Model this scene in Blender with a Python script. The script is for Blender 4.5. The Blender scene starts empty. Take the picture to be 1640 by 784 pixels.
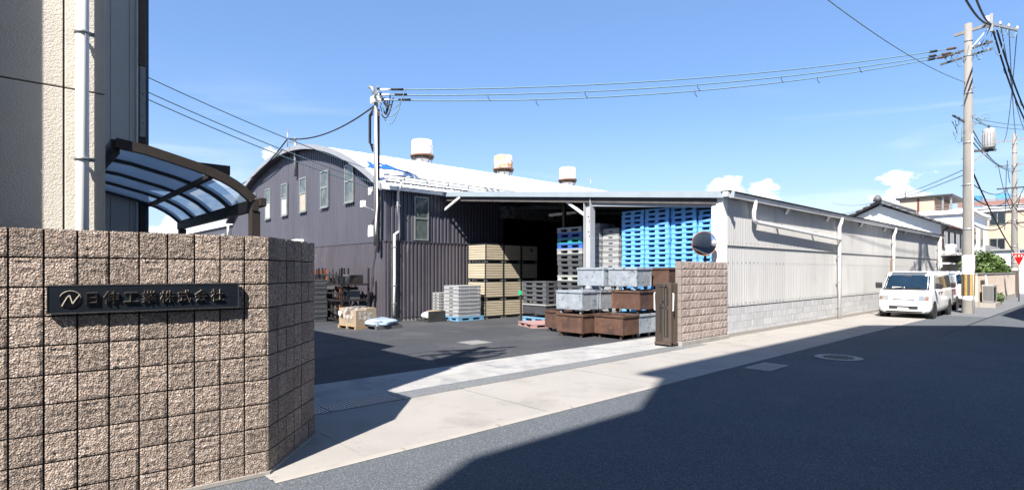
import bpy, math, random
from mathutils import Vector, Matrix, noise
random.seed(7)
sc = bpy.context.scene
COL = sc.collection
R = math.radians

# ---------------------------------------------------------------- camera
F_PX, IMG_W, IMG_H, HORIZON, EYE = 880.0, 1640.0, 784.0, 434.0, 1.7
cam = bpy.data.cameras.new('camera')
cam.sensor_width = 36.0
cam.lens = 36.0 * F_PX / IMG_W
cam.shift_y = (HORIZON - IMG_H / 2) / IMG_W
cam.clip_start, cam.clip_end = 0.05, 8000
camo = bpy.data.objects.new('camera', cam); COL.objects.link(camo)
camo.location = (0, 0, EYE); camo.rotation_euler = (R(90), 0, 0)
sc.camera = camo

# ---------------------------------------------------------------- sun and sky
SUN = Vector((-0.352, -0.85, 1.0)).normalized()
SUN_EL = math.asin(SUN.z); SUN_AZ = math.atan2(SUN.x, SUN.y)
sl = bpy.data.lights.new('sun', 'SUN'); sl.energy = 4.8; sl.angle = R(0.55); sl.color = (1.0, 0.93, 0.845)
so = bpy.data.objects.new('sun', sl); COL.objects.link(so)
so.rotation_euler = SUN.to_track_quat('Z', 'Y').to_euler()
so.location = SUN * 60
world = bpy.data.worlds.new('World'); sc.world = world; world.use_nodes = True
nt = world.node_tree; nt.nodes.clear()
def N(t, **kw):
    n = nt.nodes.new(t)
    for k, v in kw.items(): setattr(n, k, v)
    return n
L = nt.links.new
sky = N('ShaderNodeTexSky'); sky.sky_type = 'NISHITA'; sky.sun_disc = False
sky.sun_elevation = SUN_EL; sky.sun_rotation = SUN_AZ
sky.air_density = 1.0; sky.dust_density = 0.05; sky.ozone_density = 2.6; sky.altitude = 0
tc = N('ShaderNodeTexCoord')
sep = N('ShaderNodeSeparateXYZ'); L(tc.outputs['Generated'], sep.inputs[0])
def M_(op, a, b=None, c=None, clamp=False):
    n = N('ShaderNodeMath', operation=op); n.use_clamp = clamp
    for i, x in enumerate((a, b, c)):
        if x is None: continue
        if isinstance(x, (int, float)): n.inputs[i].default_value = x
        else: L(x, n.inputs[i])
    return n.outputs[0]
def RNG(x, a, b, c=0.0, d=1.0):
    n = N('ShaderNodeMapRange'); n.interpolation_type = 'SMOOTHSTEP'
    L(x, n.inputs[0]); n.inputs[1].default_value = a; n.inputs[2].default_value = b
    n.inputs[3].default_value = c; n.inputs[4].default_value = d
    return n.outputs[0]
az = M_('ARCTAN2', sep.outputs[0], sep.outputs[1])          # 0 straight ahead, + to the right
el = M_('ARCSINE', sep.outputs[2])
# cumulus banks low over the horizon, all the way round
cmb = N('ShaderNodeCombineXYZ'); L(M_('MULTIPLY', az, 9.0), cmb.inputs[0]); L(M_('MULTIPLY', el, 17.0), cmb.inputs[1]); cmb.inputs[2].default_value = 3.1
n1 = N('ShaderNodeTexNoise'); n1.inputs['Scale'].default_value = 1.0; n1.inputs['Detail'].default_value = 8; n1.inputs['Roughness'].default_value = 0.55
L(cmb.outputs[0], n1.inputs['Vector'])
cmb2 = N('ShaderNodeCombineXYZ'); L(M_('MULTIPLY', az, 5.2), cmb2.inputs[0]); cmb2.inputs[1].default_value = 1.7
n2 = N('ShaderNodeTexNoise'); n2.inputs['Scale'].default_value = 1.0; n2.inputs['Detail'].default_value = 3
L(cmb2.outputs[0], n2.inputs['Vector'])
top = M_('ADD', M_('ADD', M_('MULTIPLY', n2.outputs['Fac'], 0.42), -0.136), RNG(az, 0.3, 0.8, 0.0, 0.040))            # how high each bank climbs (radians)
lift = M_('SUBTRACT', top, el)
dens = M_('ADD', M_('MULTIPLY', lift, 6.5), M_('MULTIPLY', M_('SUBTRACT', n1.outputs['Fac'], 0.5), 2.1))
cum = RNG(dens, -0.02, 0.13)
# thin high wisps
mp = N('ShaderNodeMapping'); mp.inputs['Scale'].default_value = (1.6, 1.6, 9.0); mp.inputs['Rotation'].default_value = (0.12, 0.25, 0.6)
L(tc.outputs['Generated'], mp.inputs[0])
n3 = N('ShaderNodeTexNoise'); n3.inputs['Scale'].default_value = 1.7; n3.inputs['Detail'].default_value = 7; n3.inputs['Distortion'].default_value = 0.7
L(mp.outputs[0], n3.inputs['Vector'])
wisp = M_('MULTIPLY', M_('MULTIPLY', RNG(n3.outputs['Fac'], 0.50, 0.80), RNG(el, 0.02, 0.10, 0.0, 0.40)), RNG(el, 0.20, 0.32, 1.0, 0.05))
shade = RNG(n1.outputs['Fac'], 0.30, 0.62)
ccol = N('ShaderNodeMix', data_type='RGBA'); L(shade, ccol.inputs[0])
ccol.inputs[6].default_value = (5.0, 5.6, 6.6, 1); ccol.inputs[7].default_value = (7.2, 7.3, 7.4, 1)
hs = N('ShaderNodeHueSaturation'); hs.inputs['Saturation'].default_value = 1.12; hs.inputs['Value'].default_value = 1.0
tint = N('ShaderNodeMix', data_type='RGBA', blend_type='MULTIPLY'); tint.inputs[0].default_value = 1.0; tint.inputs[7].default_value = (1.08, 1.07, 1.13, 1)
L(sky.outputs[0], tint.inputs[6]); air = N('ShaderNodeMix', data_type='RGBA'); air.inputs[0].default_value = 0.42; air.inputs[7].default_value = (1.80, 2.70, 4.60, 1)
L(tint.outputs[2], air.inputs[6]); hz = N('ShaderNodeMix', data_type='RGBA'); L(RNG(el, 0.0, 0.30, 0.55, 0.0), hz.inputs[0]); L(air.outputs[2], hz.inputs[6]); hz.inputs[7].default_value = (3.3, 4.0, 4.9, 1)
L(hz.outputs[2], hs.inputs['Color'])
mixw = N('ShaderNodeMix', data_type='RGBA'); L(wisp, mixw.inputs[0]); L(hs.outputs[0], mixw.inputs[6]); mixw.inputs[7].default_value = (6.6, 6.9, 7.3, 1)
mixc = N('ShaderNodeMix', data_type='RGBA'); L(cum, mixc.inputs[0]); L(mixw.outputs[2], mixc.inputs[6]); L(ccol.outputs[2], mixc.inputs[7])
bg = N('ShaderNodeBackground'); bg.inputs[1].default_value = 0.070
L(mixc.outputs[2], bg.inputs[0])
wo = N('ShaderNodeOutputWorld'); L(bg.outputs[0], wo.inputs[0])
sc.view_settings.view_transform = 'Standard'; sc.view_settings.look = 'None'
sc.view_settings.exposure = 1.52; sc.view_settings.gamma = 1.0; sc.view_settings.use_curve_mapping = False
sc.cycles.max_bounces = 6; sc.cycles.diffuse_bounces = 3; sc.cycles.transparent_max_bounces = 12
try: sc.cycles.use_denoising = True
except Exception: pass

# ---------------------------------------------------------------- street frame: s runs along the street, v away from it to the left
TH = math.atan2(0.6738, 0.7389)
DX, DY = math.cos(TH), math.sin(TH)
def W(s, v, z=0.0): return Vector((DX * s - DY * v, DY * s + DX * v, z))

# ---------------------------------------------------------------- materials
# base colours below are as they look in the bright exposure; most are a little darker in themselves
KEEP = {'white_paint': 1, 'white_pipe': 1, 'white_roof_sheet': 1, 'white_car_paint': 1, 'white_plaster': 1, 'white_ventilator_paint': 1, 'rusting_ventilator_paint': 1, 'split_face_block': .84,
        'cream_stucco': 1.2, 'road_asphalt': .76, 'old_asphalt': .85, 'yard_asphalt': .84, 'grey_wall_panel': 1.15, 'dark_grey_plastic': 1, 'green_grey_wire': 1, 'light_blue_plastic': 1, 'mirror_face': 1, 'pole_concrete': .58,
        'beige_plaster': .75, 'bright_letter_edge': 1, 'pale_cement_sheet': .80, 'pale_concrete_block': .82, 'apron_concrete': .63, 'bright_green_leaf': .6, 'cream_garden_render': 1.05, 'mottled_galvanised_steel': .72, 'beige_box_panel': .78, 'red_brown_pipe': .6, 'purple_grey_sheet': .74, 'scuffed_purple_grey_sheet': .74, 'grey_shutter_box': 1.2}
def mat(name, col, rough=0.6, metal=0.0, var=0.12, scale=4.0, bump=0.0, bscale=60.0, bdetail=4, spec=0.5,
        speck=None, stain=None, stain2=None, rnd=0.0, stretch=None, trans=0.0, coat=0.0, bvor=None):
    K = KEEP.get(name, .63); sck = lambda c: tuple(x * K for x in c)
    col = sck(col)
    if stain: stain = (sck(stain[0]), *stain[1:])
    if stain2: stain2 = (sck(stain2[0]), *stain2[1:])
    if speck: speck = (speck[0], [(p, sck(k)) for p, k in speck[1]], speck[2])
    m = bpy.data.materials.new(name); m.use_nodes = True
    t = m.node_tree; b = t.nodes['Principled BSDF']; ln = t.links.new
    def nn(k): return t.nodes.new(k)
    b.inputs['Roughness'].default_value = rough; b.inputs['Metallic'].default_value = metal
    b.inputs['Specular IOR Level'].default_value = spec
    if trans: b.inputs['Transmission Weight'].default_value = trans
    if coat: b.inputs['Coat Weight'].default_value = coat; b.inputs['Coat Roughness'].default_value = 0.08
    tcn = nn('ShaderNodeTexCoord'); vec = tcn.outputs['Object']
    if stretch:
        mpn = nn('ShaderNodeMapping'); mpn.inputs['Scale'].default_value = stretch; ln(vec, mpn.inputs[0]); sv = mpn.outputs[0]
    else: sv = vec
    oi = nn('ShaderNodeObjectInfo')
    ad = nn('ShaderNodeVectorMath'); ad.operation = 'ADD'; ln(sv, ad.inputs[0])
    if rnd:
        ml = nn('ShaderNodeMath'); ml.operation = 'MULTIPLY'; ml.inputs[1].default_value = 40.0; ln(oi.outputs['Random'], ml.inputs[0]); ln(ml.outputs[0], ad.inputs[1])
    vec2 = ad.outputs[0]
    def noise_(sc_, det=5, vv=None, rg=0.6):
        n = nn('ShaderNodeTexNoise'); n.inputs['Scale'].default_value = sc_; n.inputs['Detail'].default_value = det; n.inputs['Roughness'].default_value = rg
        ln(vv or vec2, n.inputs['Vector']); return n.outputs['Fac']
    def mix_(fac, a, c, mode='MIX'):
        mx = nn('ShaderNodeMix'); mx.data_type = 'RGBA'; mx.blend_type = mode
        if isinstance(fac, float): mx.inputs[0].default_value = fac
        else: ln(fac, mx.inputs[0])
        for i, x in ((6, a), (7, c)):
            if isinstance(x, tuple): mx.inputs[i].default_value = (*x[:3], 1)
            else: ln(x, mx.inputs[i])
        return mx.outputs[2]
    def rng(x, a, c, d=0.0, e=1.0):
        n = nn('ShaderNodeMapRange'); ln(x, n.inputs[0])
        n.inputs[1].default_value = a; n.inputs[2].default_value = c; n.inputs[3].default_value = d; n.inputs[4].default_value = e
        return n.outputs[0]
    lo = tuple(max(0, c * (1 - var)) for c in col); hi = tuple(min(1, c * (1 + var)) for c in col)
    c = mix_(rng(noise_(scale), 0.28, 0.72), lo, hi)
    for st in (stain, stain2):
        if st:   # (colour, scale, threshold, softness, strength)
            c = mix_(rng(noise_(st[1], 7, None, 0.62), st[2], st[2] + st[3], 0.0, st[4]), c, st[0])
    if speck:    # (scale, [(pos, colour), ...], strength)
        vo = nn('ShaderNodeTexVoronoi'); vo.inputs['Scale'].default_value = speck[0]; ln(vec2, vo.inputs['Vector'])
        sx = nn('ShaderNodeSeparateColor'); ln(vo.outputs['Color'], sx.inputs[0])
        cr = nn('ShaderNodeValToRGB'); cr.color_ramp.interpolation = 'CONSTANT'
        els = cr.color_ramp.elements
        while len(els) < len(speck[1]): els.new(0.5)
        for e, (p, k) in zip(els, speck[1]): e.position = p; e.color = (*k, 1)
        ln(sx.outputs[0], cr.inputs[0])
        c = mix_(speck[2], c, cr.outputs[0])
    if rnd:
        hv = nn('ShaderNodeHueSaturation'); ln(c, hv.inputs['Color']); ln(rng(oi.outputs['Random'], 0, 1, 1 - rnd, 1 + rnd), hv.inputs['Value']); c = hv.outputs[0]
    ln(c, b.inputs['Base Color'])
    rr = rng(noise_(scale * 2.3), 0.3, 0.7, max(0.02, rough - 0.08), min(1, rough + 0.08)); ln(rr, b.inputs['Roughness'])
    if bump:
        bp = nn('ShaderNodeBump'); bp.inputs['Strength'].default_value = bump; bp.inputs['Distance'].default_value = 0.02
        h = noise_(bscale, bdetail, vec)
        if bvor:
            vb = nn('ShaderNodeTexVoronoi'); vb.inputs['Scale'].default_value = bvor; ln(vec2, vb.inputs['Vector'])
            am = nn('ShaderNodeMath'); am.operation = 'ADD'; ln(h, am.inputs[0]); ln(vb.outputs['Distance'], am.inputs[1]); h = am.outputs[0]
        ln(h, bp.inputs['Height']); ln(bp.outputs[0], b.inputs['Normal'])
    return m

# ---------------------------------------------------------------- mesh helpers
class MB:
    def __init__(s): s.v = []; s.f = []; s.mi = []; s.mats = []; s.sm = []
    def m(s, mt):
        if mt not in s.mats: s.mats.append(mt)
        return s.mats.index(mt)
    def add(s, vs, fs, mt=None, smooth=False):
        o = len(s.v); s.v += [tuple(p) for p in vs]; k = s.m(mt)
        for f in fs: s.f.append(tuple(i + o for i in f)); s.mi.append(k); s.sm.append(smooth)
        return s
    def box(s, x0, x1, y0, y1, z0, z1, mt=None, M=None):
        vs = [Vector((x, y, z)) for z in (z0, z1) for y in (y0, y1) for x in (x0, x1)]
        if M is not None: vs = [M @ p for p in vs]
        return s.add(vs, [(0, 2, 3, 1), (4, 5, 7, 6), (0, 1, 5, 4), (2, 6, 7, 3), (0, 4, 6, 2), (1, 3, 7, 5)], mt)
    def bar(s, a, b, w, h, mt=None, up=(0, 0, 1)):
        a, b = Vector(a), Vector(b); d = (b - a); ln = d.length; d.normalize(); up = Vector(up)
        if abs(d.dot(up)) > 0.98: up = Vector((1, 0, 0))
        x = d.cross(up).normalized(); y = x.cross(d).normalized()
        M = Matrix((x, y, d)).transposed().to_4x4(); M.translation = a
        return s.box(-w / 2, w / 2, -h / 2, h / 2, 0, ln, mt, M)
    def tube(s, pts, r, n=8, mt=None, caps=True, smooth=True):
        pts = [Vector(p) for p in pts]; rings = []; ref = None
        rs = r if isinstance(r, (list, tuple)) else [r] * len(pts)
        vs = []
        for i, p in enumerate(pts):
            d = (pts[min(i + 1, len(pts) - 1)] - pts[max(i - 1, 0)]).normalized()
            if ref is None:
                ref = Vector((0, 0, 1)) if abs(d.z) < 0.9 else Vector((1, 0, 0))
            x = (ref - d * ref.dot(d)).normalized(); y = d.cross(x); ref = x
            for k in range(n):
                a = 2 * math.pi * k / n
                vs.append(p + (x * math.cos(a) + y * math.sin(a)) * rs[i])
        fs = []
        for i in range(len(pts) - 1):
            for k in range(n):
                a = i * n + k; b = i * n + (k + 1) % n
                fs.append((a, b, b + n, a + n))
        s.add(vs, fs, mt, smooth)
        if caps:
            o = len(s.v) - len(vs); k_ = s.m(mt)
            s.f.append(tuple(o + k for k in reversed(range(n)))); s.mi.append(k_); s.sm.append(False)
            e = o + (len(pts) - 1) * n
            s.f.append(tuple(e + k for k in range(n))); s.mi.append(k_); s.sm.append(False)
        return s
    def lathe(s, prof, n=24, mt=None, c=(0, 0, 0), smooth=True):
        vs = []; fs = []
        for r, z in prof:
            for k in range(n):
                a = 2 * math.pi * k / n; vs.append((c[0] + r * math.cos(a), c[1] + r * math.sin(a), c[2] + z))
        for i in range(len(prof) - 1):
            for k in range(n):
                a = i * n + k; b = i * n + (k + 1) % n; fs.append((a, b, b + n, a + n))
        s.add(vs, fs, mt, smooth)
        return s
    def prism(s, pts, y0, y1, mt=None, axis='y'):
        n = len(pts)
        if axis == 'y': vs = [(x, y0, z) for x, z in pts] + [(x, y1, z) for x, z in pts]
        elif axis == 'x': vs = [(y0, x, z) for x, z in pts] + [(y1, x, z) for x, z in pts]
        else: vs = [(x, z, y0) for x, z in pts] + [(x, z, y1) for x, z in pts]
        fs = [tuple(range(n)), tuple(reversed(range(n, 2 * n)))] + [(i, i + n, (i + 1) % n + n, (i + 1) % n) for i in range(n)]
        return s.add(vs, fs, mt)
    def corr(s, x0, x1, z0, z1, pitch, depth, y, mt=None, prof='trap', thick=0.004):
        """corrugated sheet standing in the xz plane at y, ribs toward -y; z0/z1 may be functions of x"""
        P = ((0, 0), (.36, 0), (.46, 1), (.86, 1), (.96, 0)) if prof == 'trap' else tuple((k / 8, 0.5 - 0.5 * math.cos(k / 4 * math.pi)) for k in range(8))
        fz0 = z0 if callable(z0) else (lambda x: z0); fz1 = z1 if callable(z1) else (lambda x: z1)
        xs = []; n0 = int((x1 - x0) / pitch) + 2
        for i in range(n0):
            for a, h in P:
                x = x0 + (i + a) * pitch
                if x < x1: xs.append((x, h))
        xs.append((x1, 0))
        vs = []
        for x, h in xs:
            vs += [(x, y - h * depth, fz0(x)), (x, y - h * depth, fz1(x))]
        fs = [(2 * i, 2 * i + 2, 2 * i + 3, 2 * i + 1) for i in range(len(xs) - 1)]
        return s.add(vs, fs, mt, prof != 'trap')
    def mesh(s, name):
        me = bpy.data.meshes.new(name); me.from_pydata(s.v, [], s.f)
        for mt in s.mats: me.materials.append(mt)
        me.polygons.foreach_set('material_index', s.mi); me.polygons.foreach_set('use_smooth', s.sm)
        me.update(); return me
    def build(s, name, parent=None, loc=(0, 0, 0), rot=(0, 0, 0), bevel=0.0, recalc=True):
        me = s.mesh(name)
        if recalc:
            import bmesh
            b = bmesh.new(); b.from_mesh(me); bmesh.ops.recalc_face_normals(b, faces=b.faces); b.to_mesh(me); b.free()
        o = bpy.data.objects.new(name, me); COL.objects.link(o)
        o.parent = parent; o.location = loc; o.rotation_euler = rot
        if bevel:
            bv = o.modifiers.new('bevel', 'BEVEL'); bv.width = bevel; bv.segments = 2; bv.limit_method = 'ANGLE'
        return o

def tag(o, label, cat, group=None, kind=None):
    o['label'] = label; o['category'] = cat
    if group: o['group'] = group
    if kind: o['kind'] = kind
    return o
def thing(name, label, cat, loc, rot=0.0, group=None):
    o = bpy.data.objects.new(name, None); COL.objects.link(o); o.empty_display_size = 0.2
    o.location = loc; o.rotation_euler = (0, 0, rot)
    return tag(o, label, cat, group)
def sthing(name, label, cat, s, v, z=0.0, rot=0.0, group=None): return thing(name, label, cat, W(s, v, z), TH + rot, group)
def struct(o): o['kind'] = 'structure'; return o
def kids(o): return [c for c in ALL_KIDS.get(o.name, [])] or list(o.children)
ALL_KIDS = {}
def copy_tree(o, parent=None):
    c = o.copy(); COL.objects.link(c)
    if parent: c.parent = parent
    for ch in list(o.children): copy_tree(ch, c)
    return c
def inst(name, me, parent=None, loc=(0, 0, 0), rot=(0, 0, 0)):
    o = bpy.data.objects.new(name, me); COL.objects.link(o); o.parent = parent; o.location = loc; o.rotation_euler = rot; return o
ORD = ['topmost', 'second from top', 'third from top', 'fourth from top', 'fifth from top', 'sixth from top', 'seventh from top', 'eighth from top', 'ninth from top',
       'tenth from top', 'eleventh from top', 'twelfth from top', 'thirteenth from top', 'fourteenth from top', 'fifteenth from top', 'sixteenth from top', 'seventeenth from top',
       'eighteenth from top', 'nineteenth from top', 'twentieth from top', 'twenty-first from top', 'twenty-second from top', 'twenty-third from top', 'twenty-fourth from top',
       'twenty-fifth from top', 'twenty-sixth from top']
GLYPHS = {
'日': ('74,8 74,34 26,34 26,8 74,69 26,69 26,44 74,44 84,-8 74,-8 74,-2 26,-2 26,-8 16,-8 16,78 84,78', '13/5/14 5/15/14 5/4/15 4/8/15 13/6/5 7/8/4 13/2/6 2/7/6 2/1/7 1/8/7 13/3/2 0/8/1 13/11/3 11/0/3 11/10/0 10/8/0 13/12/11 9/8/10'),
'伸': ('41,49 58,49 58,60 41,60 58,85 68,85 68,69 95,69 95,14 85,14 85,19 68,19 68,-9 58,-9 58,19 41,19 41,13 31,13 31,69 58,69 85,49 85,60 68,60 68,49 41,28 58,28 58,40 41,40 85,28 85,40 68,40 68,28 24,60 24,-9 15,-9 15,45 6,34 0,44 26,85 35,82', '37/39/38 19/5/4 19/6/5 37/32/39 17/3/18 3/19/18 3/6/19 3/7/6 3/2/7 2/22/7 22/21/7 21/8/7 17/0/3 1/22/2 1/23/22 20/8/21 37/35/32 35/33/32 17/27/0 27/1/0 27/23/1 27/20/23 27/26/20 26/30/20 30/29/20 29/8/20 37/36/35 34/33/35 17/24/27 25/30/26 25/31/30 28/8/29 17/15/24 15/25/24 15/31/25 15/28/31 15/14/28 14/11/28 11/10/28 10/8/28 17/16/15 13/11/14 13/12/11 9/8/10'),
'工': ('44,64 9,64 9,74 91,74 91,64 55,64 55,8 96,8 96,-1 4,-1 4,8 44,8', '1/3/2 1/4/3 0/4/1 11/5/0 5/4/0 11/6/5 9/11/10 9/6/11 9/7/6 9/8/7'),
'業': ('6,59 6,67 22,67 14,81 21,83 30,68 27,67 37,67 37,84 44,84 44,67 56,67 56,84 63,84 63,67 73,67 71,67 79,83 87,81 79,67 94,67 94,59 76,59 74,60 68,49 90,49 90,42 54,42 54,36 85,36 85,29 54,29 54,23 94,23 94,16 62,16 97,0 92,-7 54,13 54,-8 46,-8 46,13 8,-7 3,0 37,16 6,16 6,23 46,23 46,29 15,29 15,36 46,36 46,42 10,42 10,49 32,49 27,59 27,59 41,49 41,49 58,49 59,49 64,59 36,59', '7/9/8 7/10/9 11/13/12 11/14/13 3/5/4 16/18/17 2/5/3 16/19/18 2/6/5 15/19/16 0/2/1 0/6/2 0/7/6 0/10/7 0/11/10 0/14/11 0/15/14 0/19/15 0/20/19 0/23/20 23/21/20 0/57/23 57/63/23 63/62/23 62/24/23 22/21/23 56/63/57 56/58/63 61/24/62 55/58/56 53/55/54 53/58/55 58/60/59 58/61/60 61/25/24 61/26/25 53/61/58 53/26/61 52/26/53 51/27/52 27/26/52 51/28/27 49/51/50 49/28/51 49/29/28 49/30/29 48/30/49 47/31/48 31/30/48 47/32/31 45/47/46 45/32/47 45/33/32 45/34/33 44/34/45 43/41/44 41/35/44 35/34/44 41/38/35 38/36/35 41/39/38 37/36/38 43/42/41 40/39/41'),
'株': ('55,66 64,66 64,84 72,84 72,66 92,66 92,58 72,58 72,41 96,41 96,33 77,33 98,4 92,-3 72,28 72,-8 64,-8 64,27 40,-4 34,3 59,33 40,33 40,41 64,41 64,58 52,58 46,43 39,47 49,80 57,78 28,65 40,65 40,57 28,57 28,54 40,35 35,29 28,43 28,-8 20,-8 20,39 7,11 3,20 19,57 5,57 5,65 20,65 20,84 28,84', '46/48/47 46/30/48 1/3/2 1/4/3 27/29/28 27/0/29 27/25/0 25/1/0 25/4/1 25/5/4 25/6/5 44/46/45 44/30/46 44/31/30 44/32/31 27/26/25 24/6/25 23/7/24 7/6/24 23/8/7 43/32/44 42/33/43 33/32/43 42/34/33 42/40/34 40/37/34 37/35/34 40/38/37 36/35/37 21/23/22 21/8/23 21/9/8 21/10/9 42/41/40 39/38/40 20/10/21 19/17/20 17/11/20 11/10/20 17/14/11 14/12/11 17/15/14 13/12/14 19/18/17 16/15/17'),
'式': ('92,71 85,65 69,79 76,85 66,67 96,67 96,57 67,57 85,4 89,21 98,15 85,-11 57,57 4,57 4,67 56,67 55,85 66,85 26,35 8,35 8,44 54,44 54,35 36,35 36,10 57,14 58,5 7,-6 4,3 26,8', '2/0/3 15/17/16 15/4/17 1/0/2 13/15/14 13/4/15 13/5/4 13/6/5 12/6/13 11/7/12 7/6/12 11/8/7 19/21/20 19/22/21 18/22/19 29/23/18 23/22/18 29/24/23 8/10/9 8/11/10 24/26/25 29/26/24 28/26/29 28/27/26'),
'会': ('56,77 98,51 91,43 73,52 50,70 31,54 75,54 75,45 25,45 25,50 9,42 2,50 50,85 59,81 20,8 35,25 8,25 8,35 93,35 93,25 48,25 30,5 70,8 59,19 68,24 92,-4 83,-10 78,-1 15,-7 12,2', '16/18/17 16/19/18 15/19/16 14/20/15 20/19/15 14/21/20 23/25/24 22/25/23 21/27/22 27/25/22 29/21/14 29/27/21 28/27/29 26/25/27 11/13/12 11/0/13 11/4/0 4/1/0 11/5/4 3/6/4 6/1/4 11/6/5 11/3/6 3/7/6 11/9/3 9/7/3 7/2/3 11/10/9 8/7/9'),
'社': ('33,71 25,66 14,81 22,86 37,68 43,65 30,43 44,29 38,21 28,32 28,-9 19,-9 19,31 6,20 1,29 29,59 4,59 4,68 36,68 74,54 95,54 95,44 74,44 74,4 97,4 97,-5 37,-5 37,4 64,4 64,44 42,44 42,54 64,54 64,86 74,86', '2/0/3 32/34/33 32/19/34 1/0/2 18/5/4 16/18/17 16/5/18 16/15/5 15/6/5 14/6/15 30/32/31 30/19/32 30/20/19 30/21/20 29/21/30 28/22/29 22/21/29 28/23/22 14/9/6 9/7/6 14/12/9 12/10/9 8/7/9 14/13/12 11/10/12 26/28/27 26/23/28 26/24/23 26/25/24'),
'止': ('28,6 49,6 49,85 59,85 59,52 92,52 92,42 59,42 59,6 96,6 96,-4 4,-4 4,6 18,6 18,63 28,63', '1/3/2 1/4/3 13/15/14 13/0/15 1/7/4 7/5/4 7/6/5 1/8/7 11/13/12 11/0/13 11/1/0 11/8/1 11/9/8 11/10/9'),
'ま': ('28,10 39,4 49,12 49,17 41,18 48,47 48,47 48,58 45,58 18,60 18,70 45,68 48,68 48,73 48,81 59,81 58,73 58,68 85,71 85,61 58,59 58,47 58,47 86,50 86,40 58,37 59,24 88,8 82,-1 59,13 59,9 40,-6 16,10 41,27 48,26 48,37 44,37 17,39 17,49 44,47', '13/15/14 13/16/15 12/16/13 12/17/16 17/19/18 9/11/10 12/19/17 9/12/11 9/19/12 9/20/19 8/20/9 8/7/20 7/22/20 22/21/20 6/22/7 22/24/23 37/39/38 6/24/22 5/24/6 37/5/39 37/24/5 37/25/24 36/25/37 36/35/25 35/26/25 34/26/35 32/34/33 32/26/34 32/4/26 4/3/26 3/27/26 32/0/4 2/29/3 29/27/3 2/30/29 28/27/29 1/30/2 32/1/0 31/1/32 1/31/30'),
'れ': ('40,80 38,66 37,66 41,61 36,53 36,50 66,66 81,52 77,14 81,9 97,18 99,7 79,-2 67,12 70,49 63,56 35,38 35,26 35,2 36,-5 25,-5 25,2 26,28 25,28 11,6 4,15 26,46 27,54 8,51 7,62 14,62 28,64 28,72 28,81', '32/0/33 32/1/0 31/1/32 5/15/6 15/7/6 31/2/1 31/3/2 30/3/31 29/3/30 28/3/29 28/27/3 27/4/3 5/16/15 14/7/15 26/4/27 26/5/4 14/8/7 26/16/5 13/8/14 25/16/26 25/22/16 22/17/16 25/23/22 21/17/22 25/24/23 21/18/17 9/11/10 13/9/8 12/9/13 12/11/9 21/19/18 20/19/21'),
}
# ---------------------------------------------------------------- palette
ASPH_SP = [(0, (.055, .063, .073)), (.35, (.105, .116, .131)), (.62, (.150, .160, .174)), (.86, (.23, .235, .245)), (.965, (.40, .40, .40))]
YARD_SP = [(0, (.028, .031, .037)), (.35, (.042, .046, .053)), (.62, (.058, .062, .07)), (.86, (.085, .088, .095)), (.98, (.2, .2, .2))]
m_road = mat('road_asphalt', (.104, .124, .147), .9, spec=.12, var=.16, scale=.5, bump=.3, bscale=150, speck=(150, ASPH_SP, .6), bvor=110, stain=((.085, .098, .115), .35, .5, .25, .6), stain2=((.15, .165, .18), 2.2, .64, .06, .5))
m_road_old = mat('old_asphalt', (.16, .168, .178), .85, spec=.3, var=.15, scale=.7, bump=.35, bscale=110, speck=(85, [(p, tuple(min(1, c * 1.25) for c in k)) for p, k in ASPH_SP], .6), stain=((.12, .128, .138), 1.2, .56, .1, .6), bvor=70)
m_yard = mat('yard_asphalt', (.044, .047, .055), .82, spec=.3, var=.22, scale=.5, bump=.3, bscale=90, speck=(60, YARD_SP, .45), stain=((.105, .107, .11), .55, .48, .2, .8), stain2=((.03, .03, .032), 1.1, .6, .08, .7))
m_apron = mat('apron_concrete', (.40, .386, .365), .85, var=.10, scale=.8, bump=.12, bscale=120, stain=((.215, .205, .19), 1.1, .52, .2, .7), stain2=((.24, .23, .21), 5.0, .62, .06, .5), speck=(120, [(0, (.36, .33, .29)), (.5, (.44, .41, .37)), (.9, (.30, .28, .26))], .25))
m_pad = mat('pad_concrete', (.42, .42, .41), .8, var=.14, scale=1.3, bump=.15, bscale=90, stain=((.27, .28, .29), 1.6, .5, .12, .7), stain2=((.55, .55, .54), 2.5, .55, .1, .5))
m_gutter = mat('gutter_concrete', (.43, .405, .37), .85, var=.12, scale=3, bump=.15, stain=((.33, .31, .28), 3, .5, .2, .6))
m_ground = mat('far_ground', (.16, .155, .15), .9, var=.2, scale=.2)
m_steel_dk = mat('dark_grating_steel', (.10, .105, .11), .55, .5, var=.2, scale=9, bump=.1)
m_iron = mat('cast_iron', (.42, .41, .395), .6, .4, var=.2, scale=12, bump=.3, bscale=120)
GR = [(0, (.26, .195, .16)), (.22, (.38, .295, .245)), (.5, (.46, .375, .315)), (.74, (.55, .47, .41)), (.88, (.10, .075, .065)), (.95, (.70, .65, .6))]
m_block = mat('split_face_block', (.38, .305, .25), .92, var=.16, scale=9, bump=1.0, bscale=110, bdetail=6, speck=(105, GR, .72), rnd=.2, bvor=85, stain=((.24, .185, .15), 3.5, .56, .14, .5))
m_mortar = mat('dark_mortar', (.03, .027, .025), .95, var=.2, scale=20)
m_mortar_lt = mat('pink_mortar', (.30, .255, .235), .95, var=.2, scale=10)
m_pink = mat('pink_split_block', (.50, .41, .365), .9, var=.2, scale=8, bump=.9, bscale=60, speck=(55, [(0, (.46, .37, .33)), (.4, (.56, .465, .42)), (.8, (.28, .22, .195)), (.93, (.66, .59, .54))], .5), rnd=.14, stain=((.26, .2, .175), 2.2, .6, .1, .5))
m_sign = mat('sign_plate_black', (.016, .021, .030), .28, var=.2, scale=3, spec=.5, bump=.03, bscale=60)
m_sign_edge = mat('sign_bright_edge', (.30, .31, .33), .3, .85, var=.1)
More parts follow.
